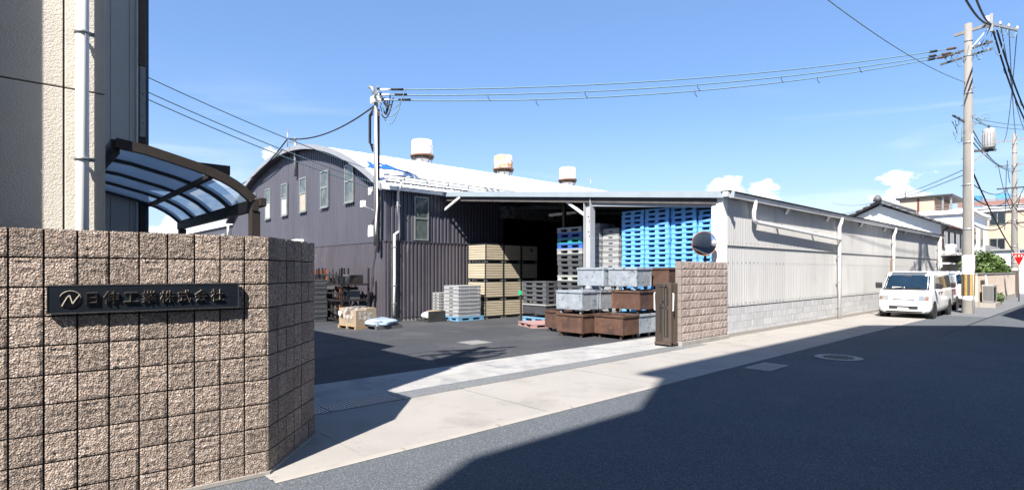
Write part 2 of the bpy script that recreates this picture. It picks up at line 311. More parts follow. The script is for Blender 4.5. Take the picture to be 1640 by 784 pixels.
m_glyph = mat('polished_black_letter', (.006, .006, .007), .16, var=.1, spec=.8)
m_glyph_edge = mat('bright_letter_edge', (.55, .49, .40), .35, .1, var=.1)
m_stucco = mat('cream_stucco', (.50, .475, .425), .92, var=.07, scale=2, bump=.36, bscale=80, bdetail=3, stain=((.44, .405, .35), .8, .5, .25, .5))
m_joint = mat('brown_joint_sealant', (.20, .165, .12), .8)
m_panelwall = mat('grey_wall_panel', (.42, .43, .42), .7, var=.05, scale=2, bump=.12, bscale=40)
m_white = mat('white_paint', (.78, .78, .76), .45, var=.05, scale=4, stain=((.6, .58, .54), 3, .6, .15, .5))
m_pvc = mat('white_pipe', (.80, .80, .79), .35, var=.03, scale=3, stain=((.66, .65, .62), 5, .6, .12, .5))
m_bronze = mat('bronze_aluminium', (.080, .068, .060), .42, .35, var=.1, scale=6)
m_bronze_lt = mat('worn_bronze_duct', (.17, .125, .10), .5, .2, var=.15, scale=5, stretch=(1, 1, .2))
m_galv = mat('galvanised_steel', (.50, .52, .53), .42, .6, var=.15, scale=14)
m_glassdk = mat('dark_window_glass', (.02, .028, .035), .07, 0, var=.2, scale=1.5, spec=.7)
m_glassgn = mat('grey_green_glass', (.10, .125, .125), .12, 0, var=.5, scale=2.4, spec=.7, stain=((.20, .22, .21), 2.6, .52, .06, .7))
m_black = mat('black_rubber', (.015, .015, .016), .75, var=.2)
m_red = mat('red_plastic', (.55, .03, .025), .35, var=.05)
def polycarb():
    m = bpy.data.materials.new('blue_polycarbonate'); m.use_nodes = True; t = m.node_tree; t.nodes.clear()
    o = t.nodes.new('ShaderNodeOutputMaterial'); a = t.nodes.new('ShaderNodeBsdfTranslucent'); a.inputs[0].default_value = (.52, .60, .66, 1)
    b = t.nodes.new('ShaderNodeBsdfTransparent'); b.inputs[0].default_value = (.58, .67, .75, 1)
    g = t.nodes.new('ShaderNodeBsdfGlossy'); g.inputs['Roughness'].default_value = .25; g.inputs[0].default_value = (.8, .85, .9, 1)
    x = t.nodes.new('ShaderNodeMixShader'); x.inputs[0].default_value = .42; y = t.nodes.new('ShaderNodeMixShader'); y.inputs[0].default_value = .10
    t.links.new(a.outputs[0], x.inputs[1]); t.links.new(b.outputs[0], x.inputs[2]); t.links.new(x.outputs[0], y.inputs[1]); t.links.new(g.outputs[0], y.inputs[2]); t.links.new(y.outputs[0], o.inputs[0])
    return m
m_poly = polycarb()

# ---------------------------------------------------------------- ground, road, apron, yard
def sheet(name, poly, z, mt, n=1):
    """poly in (s, v)"""
    m = MB(); m.add([W(a, b, z) for a, b in poly], [tuple(range(len(poly)))], mt)
    o = m.build(name); return struct(o)
def strip(name, s0, s1, v0, v1, z, mt): return sheet(name, [(s0, v0), (s1, v0), (s1, v1), (s0, v1)], z, mt)
gm = MB(); gm.add([(-900, -900, -.05), (900, -900, -.05), (900, 900, -.05), (-900, 900, -.05)], [(0, 1, 2, 3)], m_ground)
struct(gm.build('ground'))
strip('road', -60, 170, -1.35, 5.6, -.004, m_road)
strip('road_shoulder', 26.6, 170, 3.14, 4.5, 0.0, m_road_old)
strip('asphalt_seam', 17.5, 150, 3.08, 3.135, .001, m_black)
strip('pavement', 26.6, 90, 4.5, 9.0, .003, m_road_old)
ap = MB()
# apron in slabs with fine joints, the kerb-side gutter strip beside it
for i in range(0, 16):
    a, b = max(1.56, i * 2.4), i * 2.4 + 2.392
    if b > 26.6: b = 26.6
    if a > 26: continue
    ap.add([W(a, 4.62, .006), W(b, 4.62, .006), W(b, 6.9, .006), W(a, 6.9, .006)], [(0, 1, 2, 3)], m_apron)
struct(ap.build('concrete_apron'))
strip('apron_joint', 1.6, 26.6, 4.56, 6.85, .002, m_gutter)
gt = MB()
for i in range(0, 21):
    a = 1.57 + i * 1.2
    gt.add([W(a, 4.54, .0), W(a + 1.19, 4.54, .0), W(a + 1.19, 4.56, .010), W(a + 1.19, 4.615, .010), W(a, 4.615, .010), W(a, 4.56, .010)], [(0, 1, 2, 5), (5, 2, 3, 4)], m_gutter)
struct(gt.build('kerb_gutter'))
strip('pad_joint', -6, 13.2, 6.6, 8.05, .003, m_gutter)
pd = MB(); random.seed(5)
for i in range(-3, 7):
    for j, (v0, v1) in enumerate(((6.725, 7.30), (7.308, 8.02))):
        a = i * 2.0 + j * .35; b = min(a + 1.992, 11.25 if v0 < 7 else 13.0)
        if b - a > .2: pd.add([W(a, v0, .008), W(b, v0, .008), W(b, v1, .008), W(a, v1, .008)], [(0, 1, 2, 3)], m_pad)
struct(pd.build('concrete_pad'))
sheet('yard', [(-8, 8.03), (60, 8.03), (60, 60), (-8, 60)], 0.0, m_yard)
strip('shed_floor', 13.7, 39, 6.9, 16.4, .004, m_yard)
# trench drain: twelve grates lying end to end
drain = sthing('trench_drain', 'long grey steel trench drain running across the concrete gateway', 'drain', 0, 6.535)
ch = MB(); ch.box(-1.2, 11.9, -.185, .185, -.04, .0085, m_black); ch.build('channel', drain)
gme = MB(); gme.box(0, .985, -.185, -.165, .004, .018, m_galv).box(0, .985, .165, .185, .004, .018, m_galv)
for k in range(22): gme.box(.01 + k * .045, .036 + k * .045, -.164, .164, .006, .017, m_galv)
for y in (-.06, .06): gme.box(0, .985, y - .01, y + .01, .004, .0165, m_galv)
gme = gme.mesh('grate')
for i in range(13): inst('grate', gme, drain, (-1.15 + i, 0, 0))
# covers in the road and the yard
mh = sthing('manhole_cover', 'round iron manhole cover in the shaded road, farther right than the square grating', 'manhole cover', 12.06, 3.67, .0)
mb = MB(); mb.lathe([(.0, .004), (.30, .004), (.30, .010), (.36, .010), (.36, .0)], 32, m_iron, smooth=False)
for k in range(9):
    for j in range(9):
        x, y = -.24 + k * .06, -.24 + j * .06
        if x * x + y * y < .07: mb.box(x - .02, x + .02, y - .02, y + .02, .004, .012, m_steel_dk)
mb.build('cover', mh); mr = MB(); mr.lathe([(.365, .0), (.365, .009), (.42, .007), (.42, .0)], 32, m_gutter, smooth=False); mr.build('collar', mh)
gr = sthing('drain_cover', 'square concrete drain grating beside the gutter in the shaded road edge', 'drain cover', 9.94, 4.17)
mb = MB(); mb.box(-.42, .42, -.22, .22, 0, .007, m_gutter); mb.build('frame', gr)
mb = MB()
for k in range(11): mb.box(-.33 + k * .06, -.30 + k * .06, -.16, .16, .007, .011, m_iron)
mb.build('grate', gr)
yc = sthing('inspection_cover', 'small square steel cover let into the sunlit yard asphalt', 'manhole cover', 8.2, 10.3)
mb = MB(); mb.box(-.3, .3, -.3, .3, 0, .006, m_galv).box(-.27, .27, -.27, .27, .006, .009, m_iron); mb.build('lid', yc)

# ---------------------------------------------------------------- the gate wall on the left, block by block
def split_block(w, h, seed, n=12, amp=.011):
    rs = Vector((seed * 7.3, seed * 3.1, seed * 1.7)); m = MB(); vs = []
    for j in range(n + 1):
        for i in range(n + 1):
            x, z = w * i / n, h * j / n
            e = min(i, n - i, j, n - j)
            edge = 0 if e == 0 else (.8 if e == 1 else 1.0)
            q = Vector((x * 9, 0, z * 9)) + rs; q2 = Vector((x * 34, 0, z * 34)) + rs
            y = .016 + edge * amp * (noise.noise(q) * .45 + noise.noise(q2) * .7) if edge else .013
            jx = (noise.noise(q2 * 1.7) * .004) if 0 < e else 0
            vs.append((x + jx, max(.003, y), z))
    fs = [(j * (n + 1) + i, j * (n + 1) + i + 1, (j + 1) * (n + 1) + i + 1, (j + 1) * (n + 1) + i) for j in range(n) for i in range(n)]
    m.add(vs, fs, m_block, False)
    b = len(vs); m.add([(0, -.03, 0), (w, -.03, 0), (w, -.03, h), (0, -.03, h), (0, .013, 0), (w, .013, 0), (w, .013, h), (0, .013, h)],
        [(0, 1, 5, 4), (1, 2, 6, 5), (2, 3, 7, 6), (3, 0, 4, 7)], m_block)
    return m.mesh('block')
C0 = Vector((-2.054, 4.61)); WL = .1785; HB = .1993
def cells(name_mesh, root, ncol, nrow, cw, ch, mg, meshes, rot=0.0, org=(0, 0, 0), z0=0.0):
    for j in range(nrow):
        for i in range(ncol):
            me = random.choice(meshes)
            p = Matrix.Rotation(rot, 4, 'Z') @ Vector((i * cw + mg, random.uniform(-.003, .003), 0)) + Vector(org)
            inst('block', me, root, (p.x, p.y, z0 + j * ch + mg), (0, 0, rot))
random.seed(11)
bm_ = [split_block(WL - .012, HB - .011, k) for k in range(10)]
ra = math.atan2(-.619, -.786)
wallL = thing('block_gate_wall', 'tall brown split-face block wall in the foreground carrying the black company sign', 'wall', (C0.x, C0.y, 0), ra)
NF = 13
core = MB()
# core follows the bend: front leg then the leg that turns back into the yard (local axes of the front leg)
iM = Matrix.Rotation(-ra, 4, 'Z')
def loc2(x, y): q = iM @ Vector((x - C0.x, y - C0.y, 0)); return (q.x, q.y)
Lf = NF * WL
e_out = loc2(C0.x, C0.y + 1.075); e_in = loc2(C0.x - .12, C0.y + 1.075); c_in = (.075, -.13)
core.prism([(0, 0), (Lf, 0), (Lf, -.13), c_in, e_in, e_out], 0, 1.985, m_mortar, 'z'); core.build('core', wallL)
cells(bm_, wallL, NF, 10, WL, HB, .0057, bm_)
r2 = math.atan2(-1, 0) - ra
o2 = loc2(C0.x + .001, C0.y + 1.071)
cells(bm_, wallL, 6, 10, WL, HB, .0057, bm_, r2, (o2[0], o2[1], 0))
# third leg turns back along the office side, behind the dark end
E0 = Vector((C0.x - .02, C0.y + 1.075)); l3 = Vector((-DY, DX)); L3 = 10 * WL
q0, q1 = loc2(*E0), loc2(*(E0 + l3 * L3)); n3_ = Vector((-DX, -DY)) * .13
MB().prism([q0, q1, loc2(*(E0 + l3 * L3 + n3_)), loc2(*(E0 + n3_ + l3 * .14))], 0, 1.984, m_mortar, 'z').build('core', wallL)
r3 = math.atan2(-l3.y, -l3.x) - ra
cells(bm_, wallL, 10, 10, WL, HB, .0057, bm_, r3, (q1[0], q1[1], 0))
ft = MB(); ft.prism([(-.01, .03), (Lf, .03), (Lf, .0), (0, 0), e_out, loc2(C0.x + .03, C0.y + 1.075), loc2(C0.x + .03, C0.y - .02)], 0, .03, m_gutter, 'z'); ft.build('footing', wallL)
cc = MB().box(-.006, .006, -.004, .016, .006, HB - .006, m_block, Matrix.Rotation(.5, 4, 'Z')).mesh('corner_bead')
for j in range(10): inst('corner_bead', cc, wallL, (0, 0, j * HB))

# company sign
sg = thing('company_sign', 'long black company sign with an emblem and eight raised characters on the brown block wall', 'sign', (C0.x, C0.y, 0), ra)
sx0, sx1, sz0, sz1 = .229, 1.411, 1.410, 1.607
mb = MB(); mb.box(sx0 + .008, sx1 - .008, .03, .058, sz0 + .008, sz1 - .008, m_sign); mb.build('plate', sg, bevel=.002)
for (a, b, c, d) in ((sx0, sx1, sz0, sz0 + .008), (sx0, sx1, sz1 - .008, sz1), (sx0, sx0 + .008, sz0 + .008, sz1 - .008), (sx1 - .008, sx1, sz0 + .008, sz1 - .008)):
    MB().box(a, b, .028, .061, c, d, m_sign_edge if c == sz0 or a == sx0 else m_sign).build('frame', sg)
def glyph(ch, parent, x, z, size, y0, y1, mt, mt_e=None, name='character', flip=True):
    vs, fs = GLYPHS[ch]; vs = [tuple(float(q) for q in p.split(',')) for p in vs.split()]; fs = [tuple(int(q) for q in p.split('/')) for p in fs.split()]
    m = MB(); pts = [((x - (a - 50) / 100 * size) if flip else (x + (a - 50) / 100 * size), z + (b - 38) / 100 * size) for a, b in vs]
    n = len(pts)
    m.add([(a, y1, b) for a, b in pts], fs, mt)
    from collections import Counter
    ed = Counter(); orient = {}
    for f in fs:
        for i in range(len(f)):
            e = (f[i], f[(i + 1) % len(f)]); k = tuple(sorted(e)); ed[k] += 1; orient[k] = e
    vv = [(a, y0, b) for a, b in pts] + [(a, y1, b) for a, b in pts]
    m.add(vv, [(b, a, a + n, b + n) for k, (a, b) in orient.items() if ed[k] == 1], mt_e or mt)
    return m.build(name, parent)
for i, ch in enumerate('日伸工業株式会社'):
    glyph(ch, sg, 1.1685 - i * .1122, 1.512, .096, .057, .073, m_glyph, m_glyph_edge)
em = MB(); ex, ez, er = 1.287, 1.507, .058
em.add([(ex + er * math.cos(2 * math.pi * k / 40), y, ez + er * math.sin(2 * math.pi * k / 40)) for y in (.057, .064) for k in range(40)],
       [tuple(range(40, 80))] + [(k, (k + 1) % 40, (k + 1) % 40 + 40, k + 40) for k in range(40)], m_glyph); 
emo = em.build('emblem', sg)
nb = MB()
zz = [(.046, -.044), (.020, .012), (.004, .030), (-.012, -.030), (-.030, .002), (-.052, .034)]   # + is toward the left of the picture
for (a, b), (c, d) in zip(zz[:-1], zz[1:]): nb.bar((ex + a, .0655, ez + b), (ex + c, .0655, ez + d), .006, .004, m_glyph_edge, up=(0, 1, 0))
nb.build('zigzag', emo)
rg = MB(); rg.tube([(ex + (er + .001) * math.cos(a), .063, ez + (er + .001) * math.sin(a)) for a in [R(20 + 9 * k) for k in range(18)]], .0016, 5, m_glyph_edge); rg.build('rim', emo)

# ---------------------------------------------------------------- office building behind the wall
off = sthing('office_building', 'cream rendered office building on the left with a white downpipe', 'building', 0, 0)
SC_, VF, VW, SW = .557, 5.43, 8.605, 1.338
mb = MB(); mb.box(-9, SC_ - .01, VF + .03, 16, 0, 6.28, m_joint); mb.build('core', off)
zj = 3.107; sj = .30
def panel(a, b, c, d, mt=m_stucco, y=VF): return MB().box(a, b, y, y + .05, c, d, mt).build('wall_panel', off, bevel=.004)
for c, d in ((0, zj - .006), (zj + .006, 6.3)):
    for a, b in ((sj + .006, SC_), (-.36, sj - .006)): panel(a, b, c, d)
    MB().box(-3, -.372, VF - .26, VF + .05, c, d, m_stucco).build('wall_panel', off, bevel=.004)  # unseen projecting bay, added to cast shade on the left of the facade
    for a in (-6, -9): panel(a, a + 2.99, c, d)
    MB().box(SC_ - .05, SC_ - .002, VF + .052, VW, c, d, m_stucco).build('wall_panel', off)
mb = MB(); mb.box(-9.05, SC_ + .03, VF - .02, 16, 6.303, 6.42, m_panelwall); mb.build('roof', off)
dp = MB(); xs = .405; dp.tube([(xs, VF - .085, 0), (xs, VF - .085, 3.05), (xs, VF - .085, 6.3)], .043, 20, m_pvc); dpo = dp.build('downpipe', off)
for z in (.62, 1.59, 2.56, 3.53, 4.5):
    b = MB(); b.lathe([(.047, z - .012), (.052, z - .012), (.052, z + .012), (.047, z + .012)], 16, m_galv, (xs, VF - .085, 0)); b.box(xs - .012, xs + .012, VF - .045, VF + .0, z - .01, z + .01, m_galv)
    b.box(xs + .045, xs + .075, VF - .095, VF - .075, z - .014, z + .014, m_galv); b.build('bracket', dpo)
# rear wing
mb = MB(); mb.box(-9, SW - .015, VW + .02, 16, 0, 6.0, m_panelwall); mb.build('wing', off)
for k, (a, b) in enumerate(((SC_ - .1, .93), (.936, 1.13), (1.136, 1.205))):
    MB().box(a, b, VW, VW + .05, 0, 6.0, m_panelwall).build('wall_panel', off)
for k in range(4): MB().box(SW - .05, SW, VW + .06 + k * 1.5, VW + .06 + k * 1.5 + 1.49, 0, 6.0, m_panelwall).build('wall_panel', off)
mb = MB(); mb.box(-9.05, SW + .02, VW - .02, 16, 6.0, 6.12, m_panelwall); mb.build('wing_roof', off)
# cable duct up the corner of the wing
mb = MB(); mb.box(1.208, 1.228, VW - .03, VW + .05, 1.9, 6.0, m_white); mb.build('corner_strip', off)
mb = MB(); mb.box(1.236, 1.306, VW - .06, VW + .03, 4.38, 6.0, m_bronze_lt); d1 = mb.build('cable_duct', off, bevel=.004)
mb = MB(); mb.box(1.240, 1.302, VW - .055, VW + .03, 3.45, 4.372, m_galv); mb.build('cable_duct', off, bevel=.004)
mb = MB(); mb.box(1.236, 1.306, VW - .05, VW + .03, 1.9, 3.44, m_bronze); mb.build('cable_duct', off, bevel=.004)
mb = MB(); mb.box(1.312, 1.345, VW - .01, VW + .05, 0, 6.0, mat('blue_grey_trim', (.10, .17, .26), .3, .2)); mb.build('corner_trim', off)
for z in (4.45, 5.05, 5.5, 3.62, 4.0):
    MB().box(1.266, 1.276, VW - .066, VW - .06, z, z + .012, m_black).build('bolt', d1)
mb = MB(); mb.box(.57, .64, VW - .10, VW, 2.12, 2.42, m_white).build('alarm_box', off); MB().box(.59, .63, VW - .145, VW - .1, 2.16, 2.34, m_red).build('alarm_lamp', off)
mb = MB(); mb.box(SW + .002, 2.42, 8.9, 11.5, 3.13, 3.27, m_bronze); mb.build('awning', off)

# ---------------------------------------------------------------- cycle-port canopy in the corner of the office
cp = sthing('carport', 'curved bronze carport with bluish translucent roof panels beside the cream office', 'carport', 0, 0)
prof = [(.63, 2.762), (.844, 2.735), (1.05, 2.685), (1.20, 2.648), (1.346, 2.603), (1.44, 2.568), (1.527, 2.523), (1.60, 2.475), (1.658, 2.425), (1.70, 2.385)]
def off_prof(d):
    out = []
    for i, (a, b) in enumerate(prof):
        p, q = prof[max(0, i - 1)], prof[min(len(prof) - 1, i + 1)]
        t = Vector((q[0] - p[0], q[1] - p[1])).normalized(); n = Vector((t.y, -t.x)); out.append((a + n.x * d, b + n.y * d))
    return out
bays = [5.455, 6.225, 6.995, 7.765, 8.53]
for i, v in enumerate(bays):
    w = .055 if i in (0,) else .05
    lo, hi = off_prof(.058 if i == 0 else .04), off_prof(-.02)
    n = len(lo); m = MB(); vs = [(a, v, b) for a, b in lo] + [(a, v, b) for a, b in hi] + [(a, v + w, b) for a, b in lo] + [(a, v + w, b) for a, b in hi]
    fs = []
    for k in range(n - 1):
        fs += [(k, k + 1, n + k + 1, n + k), (2 * n + k, 3 * n + k, 3 * n + k + 1, 2 * n + k + 1), (k, 2 * n + k, 2 * n + k + 1, k + 1), (n + k, n + k + 1, 3 * n + k + 1, 3 * n + k)]
    fs += [(0, n, 3 * n, 2 * n), (n - 1, 3 * n - 1, 4 * n - 1, 2 * n - 1)]
    m.add(vs, fs, m_bronze); m.build('rafter', cp)
pl = off_prof(.012)
for i in range(4):
    for a, b in ((0, 5), (4, 10)):
        seg = pl[a:b]; n = len(seg); m = MB()
        vs = [(p, v, q) for v in (bays[i] + .056, bays[i + 1] - .001) for p, q in seg]
        m.add(vs, [(k, k + 1, n + k + 1, n + k) for k in range(n - 1)], m_poly, True); m.build('roof_panel', cp)
MB().box(1.32, 1.372, 5.512, 8.53, 2.545, 2.582, m_bronze_lt).build('purlin', cp)
MB().box(.60, .66, 5.50, 8.6, 2.66, 2.775, m_bronze).build('wall_beam', cp)
MB().box(1.675, 1.735, 5.46, 8.62, 2.27, 2.375, m_bronze).build('eave_beam', cp)
MB().box(1.737, 1.80, 5.44, 8.62, 2.315, 2.395, m_bronze).build('gutter', cp, bevel=.006)
for v in (5.47, 8.45): MB().box(1.672, 1.752, v, v + .1, 0, 2.268, m_bronze).build('post', cp, bevel=.004)
# ---------------------------------------------------------------- warehouse
m_navy = mat('purple_grey_sheet', (.098, .098, .128), .5, .25, var=.10, scale=1.0, stretch=(1.2, 1.2, .25), stain=((.13, .132, .165), 1.4, .52, .2, .6), stain2=((.085, .08, .10), 2.2, .6, .12, .5))
m_navy_lo = mat('scuffed_purple_grey_sheet', (.095, .088, .108), .5, .25, var=.16, scale=1.3, stretch=(1.2, 1.2, .3), stain=((.19, .18, .20), 3.2, .62, .04, .7), stain2=((.065, .06, .07), 1.6, .55, .15, .6), bump=.2, bscale=5)
m_roof = mat('white_roof_sheet', (.74, .75, .75), .5, 0, var=.04, scale=1.2, stain=((.60, .62, .64), .7, .6, .12, .5))
m_verge = mat('grey_verge_flashing', (.42, .44, .47), .5, .2, var=.06, scale=2)
m_bluepaint = mat('faded_blue_paint', (.02, .16, .52), .6, var=.25, scale=5)
m_beige_pane = mat('beige_board_pane', (.55, .47, .38), .7)
m_whiteboard = mat('white_board_pane', (.68, .68, .68), .6)
m_winframe = mat('grey_window_frame', (.42, .45, .44), .45, .5)
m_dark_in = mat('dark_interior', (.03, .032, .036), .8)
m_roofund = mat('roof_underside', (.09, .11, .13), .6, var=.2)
m_ventw = mat('white_ventilator_paint', (.72, .71, .68), .55, var=.06, scale=3, stain=((.28, .13, .06), 3.0, .66, .05, .85))
m_ventr = mat('rusting_ventilator_paint', (.68, .63, .56), .6, var=.08, scale=3, stain=((.42, .17, .05), 2.4, .5, .06, .9), stain2=((.20, .10, .06), 5.0, .62, .05, .8))
m_rustrim = mat('rusty_rim', (.22, .11, .06), .75, .2, var=.4, scale=9)
GX, GV, HALF, RAD, ZAP = 9.33, 16.5, 8.6, 16.4, 6.97
def arch(k): return ZAP - RAD + math.sqrt(max(0, RAD * RAD - (k - HALF) ** 2))
wh = sthing('warehouse', 'purple-grey corrugated warehouse with a white barrel roof and three roof ventilators', 'warehouse', 0, 0)
# gable wall faces -s. built in its own xz plane: x' = distance along v, then turned
def gable_parent(): return wh
def corr_gable(k0, k1, z0, z1, mt, y, name, pitch=.19):
    m = MB(); m.corr(k0, k1, z0, z1, pitch, .028, 0, mt)
    # x' -> +v ; -y' (ribs) -> -s
    m.v = [(GX + y + b, GV + a, c) for a, b, c in m.v]
    return m.build(name, wh, recalc=False)
for k0, k1 in ((0, 4.4), (4.4, 8.8), (8.8, 13.2), (13.2, 17.2)): corr_gable(k0, k1, 2.7, lambda x: arch(x) - .02, m_navy, 0, 'gable_sheet')
for k0, k1 in ((.0, 5), (5, 10), (10, 17.2)): corr_gable(k0, k1, .12, 2.71, m_navy_lo, -.035, 'lower_sheet')
MB().box(GX - .07, GX - .03, GV, GV + 17.2, 2.70, 2.73, m_navy).build('seam_flashing', wh)
MB().box(GX - .03, GX + .05, GV - .02, GV + 17.2, 0, .12, m_gutter).build('plinth', wh)
# side wall
def corr_side(s0, s1, z0, z1, mt, y, name, pitch=.155):
    return MB().corr(s0, s1, z0, z1, pitch, .03, GV + y, mt).build(name, wh, recalc=False)
for a, b in ((GX - .03, 12.0), (12.0, 14.5)): corr_side(a, b, 2.7, 4.75, m_navy, 0, 'wall_sheet')
corr_side(14.5, 18.4, 3.8, 4.75, m_navy, 0, 'wall_sheet'); corr_side(18.4, 26, .1, 4.75, m_navy, 0, 'wall_sheet'); corr_side(26, 45, .1, 4.75, m_navy, 0, 'wall_sheet')
for a, b in ((GX - .065, 10.9), (10.9, 14.5)): corr_side(a, b, .12, 2.71, m_navy_lo, -.045, 'lower_sheet')
MB().box(GX - .07, 14.5, GV - .085, GV - .04, 2.71, 2.735, m_navy).build('seam_flashing', wh)
MB().box(GX - .03, 14.5, GV - .03, GV + .06, 0, .12, m_gutter).build('plinth', wh)
MB().box(GX - .05, GX + .03, GV - .045, GV + .0, .1, 4.75, m_navy).build('corner_trim', wh)
# inner lining and dark room behind the doorway
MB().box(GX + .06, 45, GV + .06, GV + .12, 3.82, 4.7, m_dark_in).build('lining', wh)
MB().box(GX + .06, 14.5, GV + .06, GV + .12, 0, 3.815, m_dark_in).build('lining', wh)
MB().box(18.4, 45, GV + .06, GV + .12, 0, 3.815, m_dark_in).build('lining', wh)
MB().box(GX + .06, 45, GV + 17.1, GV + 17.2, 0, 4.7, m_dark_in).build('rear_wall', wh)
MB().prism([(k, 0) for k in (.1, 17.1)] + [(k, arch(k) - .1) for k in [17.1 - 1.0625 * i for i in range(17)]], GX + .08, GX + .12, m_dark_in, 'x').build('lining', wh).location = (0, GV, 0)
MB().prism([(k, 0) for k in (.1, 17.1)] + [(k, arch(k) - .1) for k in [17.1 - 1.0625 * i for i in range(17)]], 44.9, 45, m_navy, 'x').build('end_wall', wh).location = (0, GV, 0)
# shutter box and door frame
MB().box(14.35, 18.5, GV - .5, GV - .04, 3.80, 4.27, mat('grey_shutter_box', (.30, .31, .33), .3, .7, var=.15, scale=1.0)).build('shutter_box', wh)
MB().box(14.46, 14.54, GV - .1, GV + .06, 0, 3.8, m_bronze).build('door_frame', wh); MB().box(18.36, 18.44, GV - .1, GV + .06, 0, 3.8, m_bronze).build('door_frame', wh)
# barrel roof
ks = [-.22 + (17.64) * i / 40 for i in range(41)]
def arch_o(k, t): 
    c = ZAP - RAD; r = RAD + t; return c + math.sqrt(max(0, r * r - (k - HALF) ** 2))
def barrel(s0, s1, t0, t1, mt, name, ks=ks):
    m = MB(); n = len(ks)
    vs = [(s, GV + k, arch_o(k, t)) for s in (s0, s1) for t in (t0, t1) for k in ks]
    fs = []
    for i in range(n - 1):
        fs += [(i, i + 1, n + i + 1, n + i), (2 * n + i, 3 * n + i, 3 * n + i + 1, 2 * n + i + 1), (n + i, n + i + 1, 3 * n + i + 1, 3 * n + i), (i, 2 * n + i, 2 * n + i + 1, i + 1)]
    fs += [(0, n, 3 * n, 2 * n), (n - 1, 3 * n - 1, 4 * n - 1, 2 * n - 1)]
    return m.add(vs, fs, mt, False).build(name, wh)
barrel(GX - .30, 45.3, .02, .14, m_roof, 'roof')
barrel(GX - .36, GX - .303, -.02, .17, m_verge, 'verge')
barrel(GX - .28, GX + .2, .0, .018, m_navy, 'soffit')
# ribs of the roof sheets
m = MB()
for i in range(60):
    s = GX + .3 + i * .6
    kk = [-.3 + 17.8 * j / 20 for j in range(21)]
    for a, b in zip(kk[:-1], kk[1:]):
        m.add([(s, GV + a, arch_o(a, .142)), (s + .05, GV + a, arch_o(a, .156)), (s + .1, GV + a, arch_o(a, .142)), (s, GV + b, arch_o(b, .142)), (s + .05, GV + b, arch_o(b, .156)), (s + .1, GV + b, arch_o(b, .142))], [(0, 1, 4, 3), (1, 2, 5, 4)], m_roof)
o = m.build('roof_ribs', wh, recalc=True); o['kind'] = 'stuff'
# blue painted remains and dark streaks on the roof
def on_roof(pts, mt, name, t=.162):
    m = MB(); m.add([(s, GV + k, arch_o(k, t)) for s, k in pts], [tuple(range(len(pts)))], mt); m.build(name, wh)
bl = [[(9.75, .75), (10.1, .95), (10.35, 1.5), (10.55, 1.45), (10.5, 1.1), (10.75, 1.0), (10.8, .72), (10.45, .8), (10.2, .62)],
      [(10.75, 1.02), (11.0, 1.05), (11.05, 1.55), (11.25, 1.5), (11.3, 1.25), (11.5, 1.55), (11.65, 1.3), (11.85, 1.0), (12.4, .82), (12.75, .45), (12.25, .68), (11.6, .8), (11.0, .8), (10.8, .74)]]
for b in bl: on_roof([(9.2 + (s - 9.75) * .66, k + .42) for s, k in b], m_bluepaint, 'blue_patch')
random.seed(4)
for i in range(5):
    s = 11.4 + (i % 3) * .9 + random.uniform(0, .3); k = 1.1 + (i // 3) * .5 + random.uniform(-.1, .1)
    on_roof([(s, k), (s + .55, k - .02), (s + .55, k + .04), (s, k + .05)], m_verge, 'streak')
# windows
def window_g(k, w, z0, zm, z1, lower):
    f = MB(); d0, d1 = GX - .085, GX - .03
    for a, b, c, e in ((k - w / 2, k - w / 2 + .06, z0, z1), (k + w / 2 - .06, k + w / 2, z0, z1), (k - w / 2 + .06, k + w / 2 - .06, z0, z0 + .07), (k - w / 2 + .06, k + w / 2 - .06, z1 - .06, z1), (k - w / 2 + .06, k + w / 2 - .06, zm - .04, zm + .04)):
        f.box(d0, d1, GV + a, GV + b, c, e, m_winframe)
    fo = f.build('window', wh)
    MB().box(d0 + .02, d0 + .03, GV + k - w / 2 + .061, GV + k + w / 2 - .061, z0 + .071, zm - .041, lower).build('pane', fo)
    MB().box(d0 + .025, d0 + .035, GV + k - w / 2 + .061, GV + k + w / 2 - .061, zm + .041, z1 - .061, m_glassgn).build('pane', fo)
    MB().box(d0 - .03, d0, GV + k - w / 2 - .02, GV + k + w / 2 + .02, z0 - .03, z0 - .002, m_winframe).build('sill', fo)
for i, lo in enumerate((m_glassgn, m_glassgn, m_beige_pane, m_whiteboard, m_whiteboard, m_glassgn)):
    window_g(2.64 + 2.18 * i, .72, 4.24, 5.05, 5.72 if i else 5.66, lo)
f = MB(); a, b, c, e = 10.38, 10.98, 2.78, 4.32; y0, y1 = GV - .08, GV - .035
for q in ((a, a + .05, c, e), (b - .05, b, c, e), (a + .05, b - .05, c, c + .05), (a + .05, b - .05, e - .05, e), (a + .05, b - .05, 3.52, 3.58)): f.box(q[0], q[1], y0, y1, q[2], q[3], m_winframe)
fo = f.build('window', wh)
MB().box(a + .051, b - .051, y0 + .02, y0 + .03, c + .051, 3.519, m_glassgn).build('pane', fo); MB().box(a + .051, b - .051, y0 + .02, y0 + .03, 3.581, e - .051, m_glassgn).build('pane', fo)
